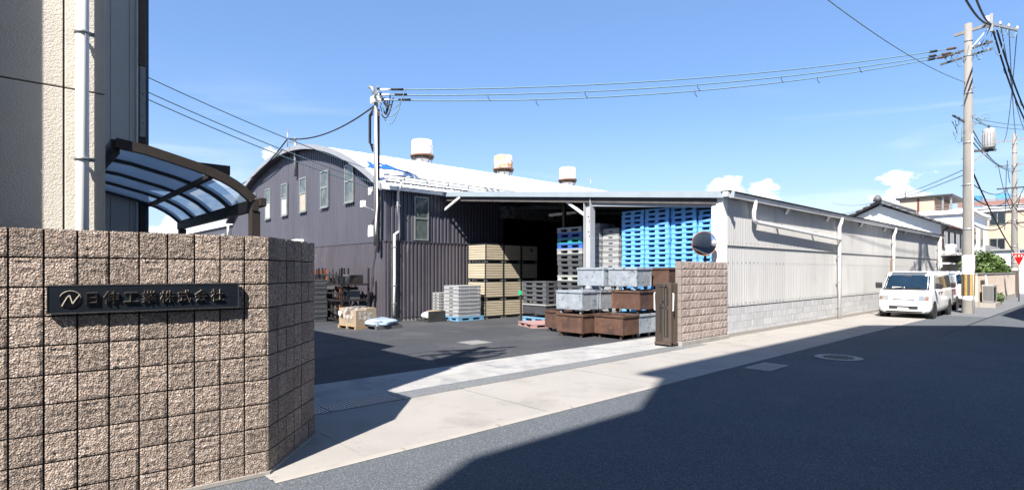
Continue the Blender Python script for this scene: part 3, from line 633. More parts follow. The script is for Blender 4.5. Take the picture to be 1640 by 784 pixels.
# gutter with brackets and the downpipe at the corner
MB().box(GX - .25, 45, GV - .46, GV - .33, 4.74, 4.84, m_white).build('gutter', wh, bevel=.01)
MB().box(GX - .25, 45, GV - .45, GV - .335, 4.842, 4.87, m_black).build('gutter_shadow_strip', wh)
gb = MB().box(-.02, .02, -.01, .01, -.09, .02, m_galv).mesh('gutter_bracket')
for i in range(8): inst('gutter_bracket', gb, wh, (GX + .4 + i * .9, GV - .47, 4.80))
dpp = MB(); x = 9.66
dpp.tube([(x, GV - .40, 4.74), (x, GV - .40, 4.55), (x + .03, GV - .14, 4.38), (x + .05, GV - .14, 3.06), (x + .05, GV - .14, 3.04), (x - .11, GV - .15, 2.93), (x - .11, GV - .15, 1.5), (x - .13, GV - .15, .2)], .045, 12, m_pvc)
dpo = dpp.build('downpipe', wh)
for z in (3.9, 2.5, 1.2, .6): MB().box(x - .17 if z < 2.9 else x, x - .05 if z < 2.9 else x + .1, GV - .2, GV - .04, z, z + .03, m_galv).build('bracket', dpo)
# white hood and conduit on the gable
MB().box(GX - .42, GX - .04, GV + 6.85, GV + 7.45, 2.72, 3.06, m_white).build('vent_hood', wh, bevel=.05)
MB().tube([(GX - .12, GV + 7.7, 5.85), (GX - .12, GV + 7.7, 7.55)], .06, 8, m_galv).build('conduit', wh)
tb = MB(); tb.tube([(GX - .45, GV + 7.7, 7.1), (GX - .45, GV + 7.7, 7.78)], .02, 6, m_galv); tb.bar((GX - .45, GV + 7.45, 7.78), (GX - .45, GV + 8.0, 7.78), .03, .03, m_galv); tb.bar((GX - .12, GV + 7.7, 7.3), (GX - .47, GV + 7.7, 7.3), .04, .04, m_galv); tb.build('cable_bracket', wh)
# roof ventilators along the ridge
def ventil(sv, rusty):
    z0 = arch_o(HALF, .24); c = (sv, GV + HALF, z0); mt = m_ventr if rusty else m_ventw
    m = MB(); m.lathe([(.0, 1.56), (.30, 1.55), (.52, 1.50), (.56, 1.46), (.57, 1.1), (.575, .74), (.56, .70), (.0, .70)], 28, mt, c)
    for z in (1.18,): m.lathe([(.574, z), (.585, z + .01), (.585, z + .03), (.572, z + .04)], 28, mt, c)
    d = m.build('roof_ventilator', wh)
    d['label'] = 'rust streaked ventilator drum' if rusty else 'white ventilator drum with little rust'
    MB().lathe([(.56, .62), (.64, .62), (.64, .70), (.56, .705)], 28, m_rustrim, c).build('rim', d)
    MB().lathe([(.60, .56), (.44, .48), (.42, .56), (.58, .62)], 28, m_black, c).build('skirt', d)
    MB().lathe([(.40, -.15), (.40, .62)], 20, m_ventw, c).build('neck', d)
    st = MB().bar((.40, 0, .2), (.60, 0, .62), .03, .03, m_rustrim).mesh('strut')
    for k in range(8): inst('strut', st, d, c, (0, 0, k * math.pi / 4 + .2))
for i, r_ in enumerate((False, True, False)): ventil(16.35 + 5.83 * i, r_)
an = MB(); c = (29.0, GV + HALF - 1.2, 7.1); an.tube([c, (c[0], c[1], 8.0)], .02, 5, m_galv); an.bar((c[0], c[1] - .5, 7.98), (c[0], c[1] + .5, 7.98), .025, .025, m_galv); an.build('antenna', wh)
an = MB(); c = (46.5 - 5, GV + HALF - 2, 7.0); an.tube([c, (c[0], c[1], 8.3)], .03, 5, m_galv); an.build('antenna', wh)
# left annex seen under the carport
ax = sthing('annex', 'low purple-grey annex seen under the carport beyond the warehouse gable', 'building', 0, 0)
m = MB(); m.corr(17.3, 31, 0, 4.4, .19, .028, 0, m_navy); m.v = [(GX + .3 + b, GV + a, c) for a, b, c in m.v]; m.build('wall_sheet', ax, recalc=False)
MB().box(GX + .15, GX + 14, GV + 17.32, GV + 31.2, 4.4, 4.5, m_roof).build('roof', ax); MB().box(GX + .35, GX + 14, GV + 30.9, GV + 31, 0, 4.38, m_navy).build('wall_sheet', ax)
fo = MB().box(GX + .20, GX + .27, GV + 19.7, GV + 20.5, 2.9, 4.0, m_winframe).build('window', ax); MB().box(GX + .185, GX + .198, GV + 19.78, GV + 20.42, 2.98, 3.92, m_whiteboard).build('pane', fo)
MB().tube([(GX + .1, GV + 18.6, 4.4), (GX + .1, GV + 18.6, 3.9), (GX + .2, GV + 18.9, 3.7), (GX + .2, GV + 18.9, 0)], .06, 8, m_pvc).build('downpipe', ax)

# ---------------------------------------------------------------- open-fronted lean-to shed
m_shutwall = mat('pale_cement_sheet', (.64, .64, .63), .8, var=.05, scale=1.2, stretch=(1, 1, .35), stain=((.50, .49, .465), 1.3, .54, .16, .6), stain2=((.68, .68, .66), 1.4, .55, .15, .5), rnd=.04)
m_cblock = mat('pale_concrete_block', (.50, .51, .52), .9, var=.08, scale=3, bump=.25, bscale=70, rnd=.07, stain=((.36, .37, .38), 1.3, .55, .15, .6))
m_beam = mat('pale_blue_steel', (.42, .50, .56), .45, .2, var=.06, scale=2)
m_postw = mat('pale_grey_post', (.55, .57, .60), .45, .1, var=.06, scale=2, stain=((.35, .33, .3), 4, .66, .05, .6))
sh = sthing('open_shed', 'long pale corrugated lean-to shed along the street, open at the yard end', 'shed', 0, 0)
A_, B_ = (11.55, 16.45), (13.43, 6.58)
def roofz(v): return 3.66 + (v - 6.5) * .0865
SEND = 39.2
m = MB(); pts = [A_, (SEND, 16.45), (SEND, 6.6), B_]
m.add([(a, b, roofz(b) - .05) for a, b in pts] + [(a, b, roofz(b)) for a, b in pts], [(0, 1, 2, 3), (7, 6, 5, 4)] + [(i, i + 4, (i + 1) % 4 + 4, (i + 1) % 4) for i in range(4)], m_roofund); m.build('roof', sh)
# fascia and second beam along the skewed front
def frontpt(v, off=0.0): return A_[0] + (16.45 - v) / (16.45 - 6.5) * (B_[0] - A_[0]) + off
MB().bar((frontpt(16.45) - .03, 16.45, roofz(16.45) - .03), (frontpt(6.42) - .03, 6.42, roofz(6.42) - .03), .06, .17, m_beam).build('fascia', sh)
MB().bar((frontpt(16.4, .06), 16.40, roofz(16.4) - .20), (frontpt(6.9, .06), 6.9, roofz(6.9) - .20), .05, .14, mat('rusty_purlin', (.10, .09, .09), .7, var=.3)).build('purlin', sh)
MB().bar((frontpt(10.6, .18), 10.5, roofz(10.6) - .33), (frontpt(6.95, .18), 6.95, roofz(6.95) - .30), .12, .10, m_postw).build('beam', sh)
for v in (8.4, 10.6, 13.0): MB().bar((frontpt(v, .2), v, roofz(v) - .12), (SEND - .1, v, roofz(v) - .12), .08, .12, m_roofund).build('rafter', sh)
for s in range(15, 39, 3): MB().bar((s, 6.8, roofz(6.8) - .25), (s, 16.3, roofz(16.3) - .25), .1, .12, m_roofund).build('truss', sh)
def hbeam(x, y, z1, name, mt, w=.26):
    m = MB(); m.box(x - .11, x + .11, y - w / 2, y - w / 2 + .022, 0, z1, mt).box(x - .11, x + .11, y + w / 2 - .022, y + w / 2, 0, z1, mt).box(x - .008, x + .008, y - w / 2 + .0221, y + w / 2 - .0221, 0, z1, mt)
    o = m.build(name, sh); MB().box(x - .16, x + .16, y - .19, y + .19, .0, .02, mt).build('base_plate', o)
    for z in (2.85, 3.3): MB().box(x - .12, x - .1, y - .08, y - .05, z, z + .03, m_black).build('bolt', o)
    return o
hbeam(frontpt(10.6, .14), 10.6, roofz(10.6) - .06, 'post', m_postw)
MB().box(13.7, 13.8, 12.42, 12.52, 0, roofz(12.5) - .1, m_bronze).build('post', sh)
MB().bar((frontpt(10.75, .12), 10.74, roofz(10.6) - .62), (frontpt(11.4, .1), 11.55, roofz(11.5) - .12), .07, .07, m_white).build('brace', sh)
MB().bar((GX + 2.32, 16.40, 3.93), (frontpt(15.75, .02), 15.55, roofz(15.6) - .14), .07, .07, m_white).build('brace', sh)
lt = MB(); lt.box(14.6, 14.75, 12.7, 14.0, 3.72, 3.8, m_white); lt.build('strip_light', sh)
# corner column, wall sheets, base blocks
MB().box(13.42, 13.60, 6.70, 7.04, 0, roofz(6.8) - .09, m_white).build('corner_column', sh, bevel=.004)
shw = [MB().corr(0, .948, 0, h, .1264, .0055, 0, m_shutwall, 'sine').mesh('wall_sheet') for h in (1.62, 1.27)]
for i in range(27):
    a = 13.61 + i * .948
    inst('wall_sheet', shw[0], sh, (a, 6.74, .78)); inst('wall_sheet', shw[1], sh, (a, 6.712, 2.37))
bt = MB(); bt.box(-.006, .006, -.03, 0, -.012, .012, m_galv); bt = bt.mesh('bolts')
ball = MB()
for i in range(102):
    for z in (.86, 1.95, 2.46):
        x = 13.7 + i * .25; ball.box(x - .008, x + .008, 6.70 if z > 2.4 else 6.715, 6.745, z - .01, z + .01, m_galv)
o = ball.build('bolts', sh); o['kind'] = 'stuff'
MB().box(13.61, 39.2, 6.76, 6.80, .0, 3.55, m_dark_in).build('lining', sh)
MB().box(39.15, 39.2, 6.81, 16.4, 0, 3.6, m_shutwall).build('end_wall', sh)
MB().box(13.61, 39.2, 6.69, 6.755, .755, .778, m_black).build('sill_flashing', sh)
random.seed(3)
cbm = [MB().box(0, .388, 0, .06, 0, .183, m_cblock).mesh('base_block') for k in range(1)]
MB().box(13.6, 39.2, 6.70, 6.755, 0, .75, m_mortar_lt).build('base_core', sh)
MB().box(13.55, 39.2, 6.675, 6.698, 0, .10, m_gutter).build('footing', sh)
for j in range(4):
    for i in range(64):
        x = 13.61 + i * .3995 - (.2 if j % 2 else 0)
        if x + .388 > 39.2: continue
        inst('base_block', cbm[0], sh, (max(x, 13.61) if not (j % 2 and i == 0) else 13.415, 6.688 + random.uniform(-.002, .002), .012 + j * .187))
# eaves: roof edge, gutter in lengths, downpipes
MB().box(13.3, 39.25, 6.485, 6.72, 3.70, 3.73, m_black).build('roof_edge', sh)
gl = MB().prism([(6.53, 3.575), (6.62, 3.575), (6.64, 3.69), (6.51, 3.69)], 0, 3.19, m_white, 'x').mesh('gutter')
for i in range(8): inst('gutter', gl, sh, (13.22 + i * 3.25, 0, 0))
# soffit brackets that catch the sun
for s in (17.3, 20.8, 24.5, 27.8, 31.2, 34.6): MB().bar((s, 6.60, 3.60), (s, 6.69, 3.42), .18, .03, m_white).build('eave_bracket', sh)
def dpipe(s, z1=3.6):
    m = MB(); m.tube([(s, 6.55, z1), (s, 6.55, z1 - .15), (s, 6.61, z1 - .32), (s, 6.61, .02)], .06, 12, m_pvc); o = m.build('downpipe', sh)
    for z in (.4, 1.3, 2.2, 2.9): MB().box(s - .07, s + .07, 6.58, 6.70, z, z + .03, m_galv).build('bracket', o)
    return o
for s in (21.84, 29.0, 38.3): dpipe(s)
MB().tube([(14.87, 6.55, 3.6), (14.87, 6.55, 3.45), (14.87, 6.58, 3.3), (14.87, 6.58, 3.1), (15.05, 6.58, 3.03), (21.70, 6.58, 2.83), (21.85, 6.60, 2.80)], .055, 12, m_pvc).build('sloping_pipe', sh)
for s in (16.6, 19.4): MB().box(s, s + .03, 6.53, 6.70, 2.84 + (21.7 - s) * .03 - .02, 2.84 + (21.7 - s) * .03 + .09, m_galv).build('pipe_bracket', sh)
MB().box(28.93, 29.07, 6.64, 6.70, .8, 2.3, mat('brown_conduit', (.30, .2, .15), .6)).build('conduit', sh)

# ---------------------------------------------------------------- right gate pier of pink blocks
gp = sthing('pink_gate_wall', 'short pinkish split-face block wall between the open gate and the pale shed', 'wall', 11.2, 6.6)
def pink_block(w, h, seed, n=6):
    rs = Vector((seed * 5.3, seed * 2.1, 9)); m = MB(); vs = []
    for j in range(n + 1):
        for i in range(n + 1):
            x, z = w * i / n, h * j / n; e = min(i, n - i, j, n - j)
            y = .0 if e == 0 else -.006 - .008 * (noise.noise(Vector((x * 16, 0, z * 16)) + rs) + .3)
            vs.append((x, y, z))
    m.add(vs, [(j * (n + 1) + i, j * (n + 1) + i + 1, (j + 1) * (n + 1) + i + 1, (j + 1) * (n + 1) + i) for j in range(n) for i in range(n)], m_pink)
    m.add([(0, 0, 0), (w, 0, 0), (w, 0, h), (0, 0, h), (0, .03, 0), (w, .03, 0), (w, .03, h), (0, .03, h)], [(0, 1, 5, 4), (1, 2, 6, 5), (2, 3, 7, 6), (3, 0, 4, 7)], m_pink)
    return m.mesh('block')
pb = [pink_block(.1765, .173, k) for k in range(6)]
MB().box(0.02, 2.2, .008, .15, .10, 1.925, m_mortar).build('core', gp)
MB().box(-.03, 2.24, -.035, .17, 0, .105, m_apron).build('footing', gp, bevel=.01)
for j in range(10):
    for i in range(12): inst('block', random.choice(pb), gp, (.042 + i * .1785, random.uniform(-.004, .004), .112 + j * .1822))
    MB().box(-.004, .038, -.002, .15, .112 + j * .1822, .288 + j * .1822, m_mortar_lt).build('end_block', gp, bevel=.004)
    
# folded bronze gate
m_gate = mat('taupe_gate_paint', (.135, .105, .085), .45, .25, var=.08, scale=5)
fg = sthing('folding_gate', 'folded brown metal sliding gate standing at the end of the pink block wall', 'gate', 10.92, 6.72)
for k in range(5):
    x = .02 + k * .062
    MB().box(x, x + .035, -.03, .012, .10, 1.43, m_gate).build('stile', fg, bevel=.003)
    MB().box(x, x + .035, .30, .342, .10, 1.42, m_gate).build('stile', fg, bevel=.003)
    m = MB()
    for z in (.16, .62, .95, 1.36): m.box(x + .004, x + .031, .0121, .2999, z, z + .05, m_gate)
    for q in (.10, .20): m.box(x + .008, x + .027, q, q + .03, .211, 1.359, m_gate)
    m.build('lattice', fg)
MB().box(-.03, .018, -.05, .36, .10, 1.44, m_gate).build('end_post', fg, bevel=.004)
for a, b, c, d in ((.02, .135, .92, 1.32), (.02, .135, .22, .84)):
    MB().box(-.0335, -.0305, a, b, c, d, m_black).build('recess', fg)
    MB().box(-.045, -.0340, a + .04, a + .075, c + .01, d - .01, m_gate).build('stile', fg, bevel=.002)
MB().box(-.038, -.0302, .17, .178, .12, 1.43, m_black).build('edge_gap', fg); MB().box(-.034, -.0301, .185, .355, .12, 1.42, mat('darker_gate_side', (.075, .058, .048), .5, .2)).build('side_plate', fg)
pst = MB(); pst.box(-.036, -.031, .06, .10, 1.06, 1.40, m_black).box(-.036, -.031, .20, .24, .3, .95, m_black).box(-.036, -.031, .04, .27, 1.33, 1.36, m_black).box(-.036, -.031, .05, .26, .86, .89, m_black).box(-.038, -.031, .13, .18, .98, 1.04, m_black); pst.build('lock_plate', fg)
for y in (-.09, .40):
    m = MB(); m.tube([(0, y * .8, 1.2), (0, y, 1.2), (0, y, .82), (0, y * .8, .82)] if y < 0 else [(0, .36, 1.22), (0, y, 1.2), (0, y, .82), (0, .36, .82)], .014, 8, m_white); m.build('handle', fg)
MB().box(-.05, .33, -.06, .37, .05, .098, m_gate).build('bottom_rail', fg)
wm = MB().lathe([(0, -.02), (.05, -.02), (.05, .02), (0, .02)], 14, m_black).mesh('wheel')
for x, y in ((0, -.04), (0, .34), (.28, -.04), (.28, .34)): inst('wheel', wm, fg, (x, y, .05), (R(90), 0, 0))

# convex traffic mirror
m_mir = mat('mirror_face', (.80, .82, .84), .02, 1.0, var=.0)
m_orange = mat('orange_frame', (.60, .20, .06), .4)
cm = sthing('convex_mirror', 'round convex traffic mirror with a thin orange rim above the pink block wall', 'mirror', 12.97, 7.0)
MB().tube([(.16, .06, 0), (.16, .06, 2.55)], .032, 10, m_black).build('pole', cm)
mz = Matrix.Translation((0, 0, 2.40)) @ Matrix.Rotation(R(-47.0) , 4, 'Z') @ Matrix.Rotation(R(92), 4, 'X')
def lat(prof, mt, n=32):
    m = MB().lathe(prof, n, mt); m.v = [tuple(mz @ Vector(p)) for p in m.v]; return m
lat([(0, .055), (.08, .052), (.16, .042), (.24, .025), (.30, .006)], m_mir).build('mirror_face', cm)
lat([(.300, .0), (.300, .012), (.309, .012), (.314, -.02), (.0, -.05)], m_orange).build('rim', cm)
MB().box(-.02, .16, .0, .06, 2.36, 2.44, m_black).build('bracket', cm)
# ---------------------------------------------------------------- goods in the yard
RUSTC = (.135, .072, .050)
m_rust = mat('rusty_steel', RUSTC, .75, .15, var=.35, scale=3, stain=((.06, .035, .03), 2.2, .52, .12, .8), stain2=((.21, .11, .065), 4.0, .58, .1, .7), bump=.15, bscale=30, rnd=.15)
m_galvbin = mat('mottled_galvanised_steel', (.42, .475, .535), .5, .35, var=.14, scale=6, stain=((.14, .16, .18), 8, .585, .03, .75), stain2=((.55, .60, .64), 3, .55, .08, .6), bump=.06, bscale=20, rnd=.06)
m_wood = mat('bare_wood', (.42, .30, .17), .8, var=.2, scale=5, stretch=(.3, 3, 3))
def bin_part(w, d, h, mt):
    """open steel box, x = s extent d, y = v extent w"""
    m = MB(); t = .02; z0 = .11
    m.box(0, d, 0, w, z0, z0 + t, mt)
    m.box(0, d, 0, t, z0 + t, h, mt).box(0, d, w - t, w, z0 + t, h, mt).box(0, t, t, w - t, z0 + t, h, mt).box(d - t, d, t, w - t, z0 + t, h, mt)
    return m
def steel_bin(s, v, z, w, d, h, mt, label, rot=0.0):
    b = sthing('steel_bin', label, 'bin', s, v, z, rot, 'steel bins stacked by the gate')
    bin_part(w, d, h, mt).build('body', b, bevel=.004)
    m = MB(); e = .025
    m.box(-e, d + e, -e, 0, h - .06, h, mt).box(-e, d + e, w, w + e, h - .06, h, mt).box(-e, 0, 0, w, h - .06, h, mt).box(d, d + e, 0, w, h - .06, h, mt); m.build('rim', b, bevel=.004)
    for a in (-.008, d - .05):
        for c in (-.008, w - .05): MB().box(a, a + .058, c, c + .058, .108, h - .061, mt).build('corner_post', b)
    lg = MB().prism([(0, 0), (.05, 0), (.10, .11), (0, .11)], 0, .05, mt)
    for a, f in ((.06, 1), (d - .06, -1)):
        for c in (.08, w - .13):
            m = MB(); m.prism([(a, 0), (a + f * .05, 0), (a + f * .12, .11), (a - f * .02, .11)], c, c + .05, mt); m.build('leg', b)
    return b
BW, BD, BH = .88, .66, .60
G_, R_ = m_galvbin, m_rust
bins = [
 (10.75, 9.12, 0, R_, 'rusty steel bin on the ground, second from left in the bottom row'),
 (11.165, 8.18, 0, R_, 'rusty steel bin on the ground with nothing stacked on it, nearest the gate opening'),
 (11.25, 10.06, 0, R_, 'rusty steel bin on the ground at the left end of the bottom row'),
 (11.86, 8.18, 0, G_, 'grey galvanised bin on the ground directly behind the bare-topped rusty bin'),
 (12.55, 8.06, 0, G_, 'grey galvanised bin on the ground half hidden by the folded gate'),
 (11.45, 9.12, 0, R_, 'rusty bin in the bottom row hidden behind the second one from left'),
 (10.73, 9.12, .60, G_, 'grey galvanised bin in the middle row, leftmost, with a rusty rim behind it'),
 (11.44, 9.10, .60, G_, 'grey bin in the middle row squeezed between the left grey bin and the rusty bin'),
 (11.90, 8.20, .60, R_, 'rusty steel bin in the middle row under the right grey bin of the top row'),
 (12.70, 8.02, .60, G_, 'grey galvanised bin in the middle row just left of the folded gate'),
 (11.62, 9.14, 1.20, G_, 'grey galvanised bin in the top row, leftmost of the top row'),
 (11.80, 8.22, 1.20, G_, 'grey galvanised bin in the top row between a grey and a rusty bin'),
 (12.66, 7.83, 1.20, R_, 'rusty steel bin in the top row beside the pink block wall'),
]
for s, v, z, mt, lb in bins: steel_bin(s, v, z, BW, BD, BH, mt, lb, random.uniform(-.015, .015))
# plastic pallets
def pallet_mesh(name, w, d, h, mt, nop=2):
    """w along v (front has nop openings), d along s"""
    m = MB(); m.box(0, d, 0, w, h * .68, h, mt)
    m.box(0, d, 0, w, 0, h * .16, mt)
    ws = [0, .15 * w, .42 * w, .58 * w, .85 * w, w]
    for a, b in ((ws[0], ws[1]), (ws[2], ws[3]), (ws[4], ws[5])):
        for c, e in ((0, .16 * d), (.42 * d, .58 * d), (.84 * d, d)): m.box(c + .006, e - .006, a + .004, b - .004, h * .16, h * .68, mt)
    m.box(-.008, 0, 0, w, h * .80, h * .98, mt)
    return m.mesh(name)
def plast(n, c, **k): return mat(n, c, .42, var=.06, scale=3, rnd=k.pop('rnd', .07), stain=(tuple(x * .7 for x in c), 2.0, .6, .15, .4), **k)
m_pblue = plast('light_blue_plastic', (.14, .40, .78)); m_pdk = plast('dark_grey_plastic', (.075, .08, .088)); m_pgr = plast('pale_grey_plastic', (.46, .48, .49))
m_proy = plast('royal_blue_plastic', (.06, .17, .55)); m_pteal = plast('teal_plastic', (.04, .42, .44)); m_ppink = plast('faded_pink_plastic', (.55, .34, .33)); m_psky = plast('sky_blue_plastic', (.20, .44, .68))
m_cont = plast('grey_container_plastic', (.47, .49, .51)); m_wht = plast('off_white_green_plastic', (.52, .58, .54))
pm_blue = pallet_mesh('blue_pallet', .765, .95, .138, m_pblue)
stacks = [(9.93, 13.50, 25), (9.14, 13.54, 25), (8.34, 13.62, 26), (7.54, 13.66, 24)]
nm = ['leftmost', 'second from left', 'third from left', 'rightmost']
for i, (v1, s, n) in enumerate(stacks):
    for k in range(n):
        top = n - 1 - k
        o = inst('blue_pallet', pm_blue, None, W(s + random.uniform(-.012, .012), v1 - .765 + random.uniform(-.010, .010), k * .139), (0, 0, TH + random.uniform(-.008, .008)))
        tag(o, 'light blue plastic pallet, %s in the %s blue stack' % (ORD[top], nm[i]), 'pallet', 'light blue pallets stacked under the shed roof')
# mixed dark stack left of the steel post
mixc_ = {0: m_pgr, 1: m_proy, 2: m_pteal, 3: m_proy, 4: m_pgr, 9: m_wht}
mxn = {0: 'pale grey', 1: 'royal blue', 2: 'teal', 3: 'royal blue', 4: 'pale grey', 9: 'off-white'}
pmx = {}
for k in range(18):
    t = 17 - k; mt = mixc_.get(t, m_pdk)
    if mt.name not in pmx: pmx[mt.name] = pallet_mesh('plastic_pallet', 1.08, .95, .172, mt)
    o = inst('plastic_pallet', pmx[mt.name], None, W(13.45 + random.uniform(-.02, .02), 11.42 + random.uniform(-.02, .02), k * .174), (0, 0, TH + .0 + random.uniform(-.015, .015)))
    tag(o, '%s plastic pallet, %s in the mixed stack left of the grey containers' % (mxn.get(t, 'dark grey'), ORD[t]), 'pallet', 'mixed pallets in one tall stack')
# low dark stack in the doorway with a grey tote under it
for k in range(5):
    o = inst('plastic_pallet', pallet_mesh('plastic_pallet', 1.1, .95, .15, m_pdk) if k == 0 else o.data, None, W(13.0, 12.6, .60 + .152 * k), (0, 0, TH + random.uniform(-.02, .02)))
    tag(o, 'black plastic pallet, %s in the low stack at the dark doorway' % ORD[4 - k], 'pallet', 'black pallets in the low stack')
tt = sthing('steel_tote', 'dark grey steel tote box under the low stack of black pallets', 'box', 13.0, 12.6, .16)
bin_part(1.1, .9, .425, mat('dark_grey_tote', (.075, .08, .09), .6, .2, var=.2)).build('body', tt, bevel=.005); MB().box(-.03, .93, -.03, 1.13, .40, .435, m_pgr).build('rim', tt)
o = inst('plastic_pallet', pallet_mesh('plastic_pallet', 1.1, .95, .155, m_psky), None, W(12.98, 12.62, 0), (0, 0, TH)); tag(o, 'sky blue pallet on the ground under the dark grey tote', 'pallet')
gc = sthing('green_label_holder', 'small green plastic tag clipped at the left of the black pallet stack', 'tag', 12.86, 13.62, .9)
MB().box(0, .02, 0, .16, 0, .14, mat('bright_green_plastic', (.02, .5, .22), .4)).build('plate', gc); MB().box(.02, .06, .05, .1, -.9, .14, m_bronze).build('stake', gc)
# grey folding containers: two stacks
def cont_mesh(w, d, h, mt):
    m = MB(); m.box(0, d, 0, w, .01, h * .80, mt); m.box(-.012, d + .012, -.012, w + .012, h * .80, h * .93, mt); m.box(.02, d - .02, .02, w - .02, h * .93, h, mt)
    m.box(-.008, 0, w * .38, w * .62, h * .28, h * .55, m_pdk)
    for q in (.12, .88): m.box(-.007, 0, w * q - .012, w * q + .012, .01, h * .8, mt)
    for q in (.1, .5, .9): m.box(d * q - .012, d * q + .012, -.007, 0, .01, h * .8, mt)
    return m.mesh('plastic_container')
cm1 = cont_mesh(.60, .80, .176, m_cont)
for j, (v, s, n, nmx) in enumerate(((10.06, 13.52, 17, 'right'), (10.70, 13.40, 18, 'left'))):
    for k in range(n):
        o = inst('plastic_container', cm1, None, W(s + random.uniform(-.012, .012), v + random.uniform(-.01, .01), k * .177), (0, 0, TH + random.uniform(-.01, .01)))
        tag(o, 'grey plastic container, %s in the %s stack behind the steel post' % (ORD[n - 1 - k], nmx), 'container', 'grey containers stacked behind the steel post')
# two low stacks of grey containers on a blue pallet by the warehouse wall
for q, (s, v, lbl) in enumerate(((11.2, 14.98, 'right'), (10.95, 15.95, 'left'))):
    o = inst('plastic_pallet', pallet_mesh('plastic_pallet', 1.0 if q == 0 else .45, 1.12, .14, m_psky), None, W(s, v, 0), (0, 0, TH)); tag(o, ('sky blue pallet carrying the taller low stack of grey containers by the warehouse wall' if q == 0 else 'sky blue pallet end under the shorter grey container stack by the warehouse wall'), 'pallet')
cm2 = cont_mesh(.86, .96, .132, m_cont); cm3 = cont_mesh(.40, .8, .100, m_pgr)
for k in range(8):
    o = inst('plastic_container', cm2, None, W(11.25 + random.uniform(-.01, .01), 15.03, .141 + k * .133), (0, 0, TH + random.uniform(-.01, .01)))
    tag(o, 'grey plastic container, %s in the taller low stack on the sky blue pallet' % ORD[7 - k], 'container', 'grey containers on the sky blue pallet')
for k in range(8):
    o = inst('plastic_container', cm3, None, W(11.1, 15.97, .141 + k * .101), (0, 0, TH + random.uniform(-.01, .01)))
    tag(o, 'pale grey shallow tray, %s in the shorter stack beside the warehouse wall' % ORD[7 - k], 'container', 'shallow trays by the warehouse wall')
# beige slatted box pallets, four high
m_beige = mat('beige_box_panel', (.52, .455, .34), .7, var=.12, scale=3, stretch=(.5, .5, 6), rnd=.08, stain=((.42, .36, .26), 2, .6, .1, .5))
m_bframe = mat('dark_box_frame', (.055, .06, .058), .6, .3, var=.2)
def slat_panel(l, h):
    m = MB(); n = 6; ph = h / n
    for k in range(n): m.box(.0, l, -.012, .012, k * ph + .011, (k + 1) * ph - .009, m_beige)
    m.box(0, l, -.004, .004, 0, h, m_wood_dk); return m.mesh('slatted_panel')
BXL, BXD, BXH = .86, 1.02, .665
m_wood_dk = mat('shaded_board', (.30, .25, .18), .8)
sp_l, sp_d = slat_panel(BXL - .07, BXH - .13), slat_panel(BXD - .07, BXH - .13)
fr = MB()
for a in (.0, BXL - .035):
    for b in (.0, BXD - .035): fr.box(a, a + .035, b, b + .035, .0, BXH - .035, m_bframe)
for z in (.065, BXH - .035):
    fr.box(.0, BXL, .0, .035, z, z + .034, m_bframe).box(.0, BXL, BXD - .035, BXD, z, z + .034, m_bframe).box(.0, .035, .036, BXD - .036, z, z + .034, m_bframe).box(BXL - .035, BXL, .036, BXD - .036, z, z + .034, m_bframe)
fr = fr.mesh('frame')
ftm = MB().box(0, .09, 0, .09, 0, .06, m_galv).mesh('foot')
lvl = ['bottom', 'second', 'third', 'top']; coln = ['left', 'middle', 'right']
for z in range(4):
    for c in range(3):
        b = sthing('box_pallet', 'beige slatted box pallet, %s tier, %s column of the pile by the doorway' % (lvl[z], coln[c]), 'box pallet', 12.5 + c * .885 + random.uniform(-.012, .012), 15.12 + random.uniform(-.015, .015), z * .672, 0, 'beige box pallets piled four high')
        inst('frame', fr, b)
        for p in ((.035, .012, 0, sp_l), (.035, BXD - .012, 0, sp_l), (.012, .035, 1, sp_d), (BXL - .012, .035, 1, sp_d)): inst('slatted_panel', p[3], b, (p[0], p[1], .10), (0, 0, p[2] * math.pi / 2))
        MB().box(.03, BXL - .03, .03, BXD - .03, .066, .098, m_bframe).build('floor', b) if z == 0 and c == 0 else None
        if z == 3: MB().box(.0, BXL, .0, BXD, BXH, BXH + .012, m_bframe).build('lid', b)
        for a in (.02, BXL - .11):
            for d in (.01, BXD - .1): inst('foot', ftm, b, (a, d, -.002), (0, 0, 0))
tg = sthing('paper_tag', 'small green card on the top right beige box pallet', 'card', 12.5 + 2.2, 15.10, 3 * .672 + .42); MB().box(0, .14, -.02, -.014, 0, .12, mat('green_card', (.02, .28, .15), .6)).build('card', tg)
# pinkish pallet alone on the asphalt
o = inst('plastic_pallet', pallet_mesh('plastic_pallet', 1.1, 1.0, .13, m_ppink), None, W(11.45, 11.65, 0), (0, 0, TH - .35)); tag(o, 'faded pink pallet lying alone on the asphalt', 'pallet')
# small flat load against the wall
fl = sthing('tray_load', 'low pallet with a white sack and dark tray against the corrugated wall', 'load', 10.25, 15.35)
MB().box(0, .75, 0, .75, 0, .06, m_bframe).build('tray', fl)
def lump(name, parent, c, rx, ry, rz, mt, seed, n=10, amp=.16):
    m = MB(); vs = []; fs = []
    for j in range(n + 1):
        for i in range(2 * n):
            a, b = 2 * math.pi * i / (2 * n), math.pi * j / n
            p = Vector((math.cos(a) * math.sin(b), math.sin(a) * math.sin(b), math.cos(b)))
            p = Vector((abs(p.x) ** .7 * math.copysign(1, p.x), abs(p.y) ** .7 * math.copysign(1, p.y), abs(p.z) ** .8 * math.copysign(1, p.z))) * (1 + amp * noise.noise(p * 2.2 + Vector((seed, 0, 0))))
            vs.append((c[0] + rx * p.x, c[1] + ry * p.y, max(c[2] + rz * p.z, c[2] - rz)))
    for j in range(n):
        for i in range(2 * n): fs.append((j * 2 * n + i, j * 2 * n + (i + 1) % (2 * n), (j + 1) * 2 * n + (i + 1) % (2 * n), (j + 1) * 2 * n + i))
    m.add(vs, fs, mt, True); return m.build(name, parent)
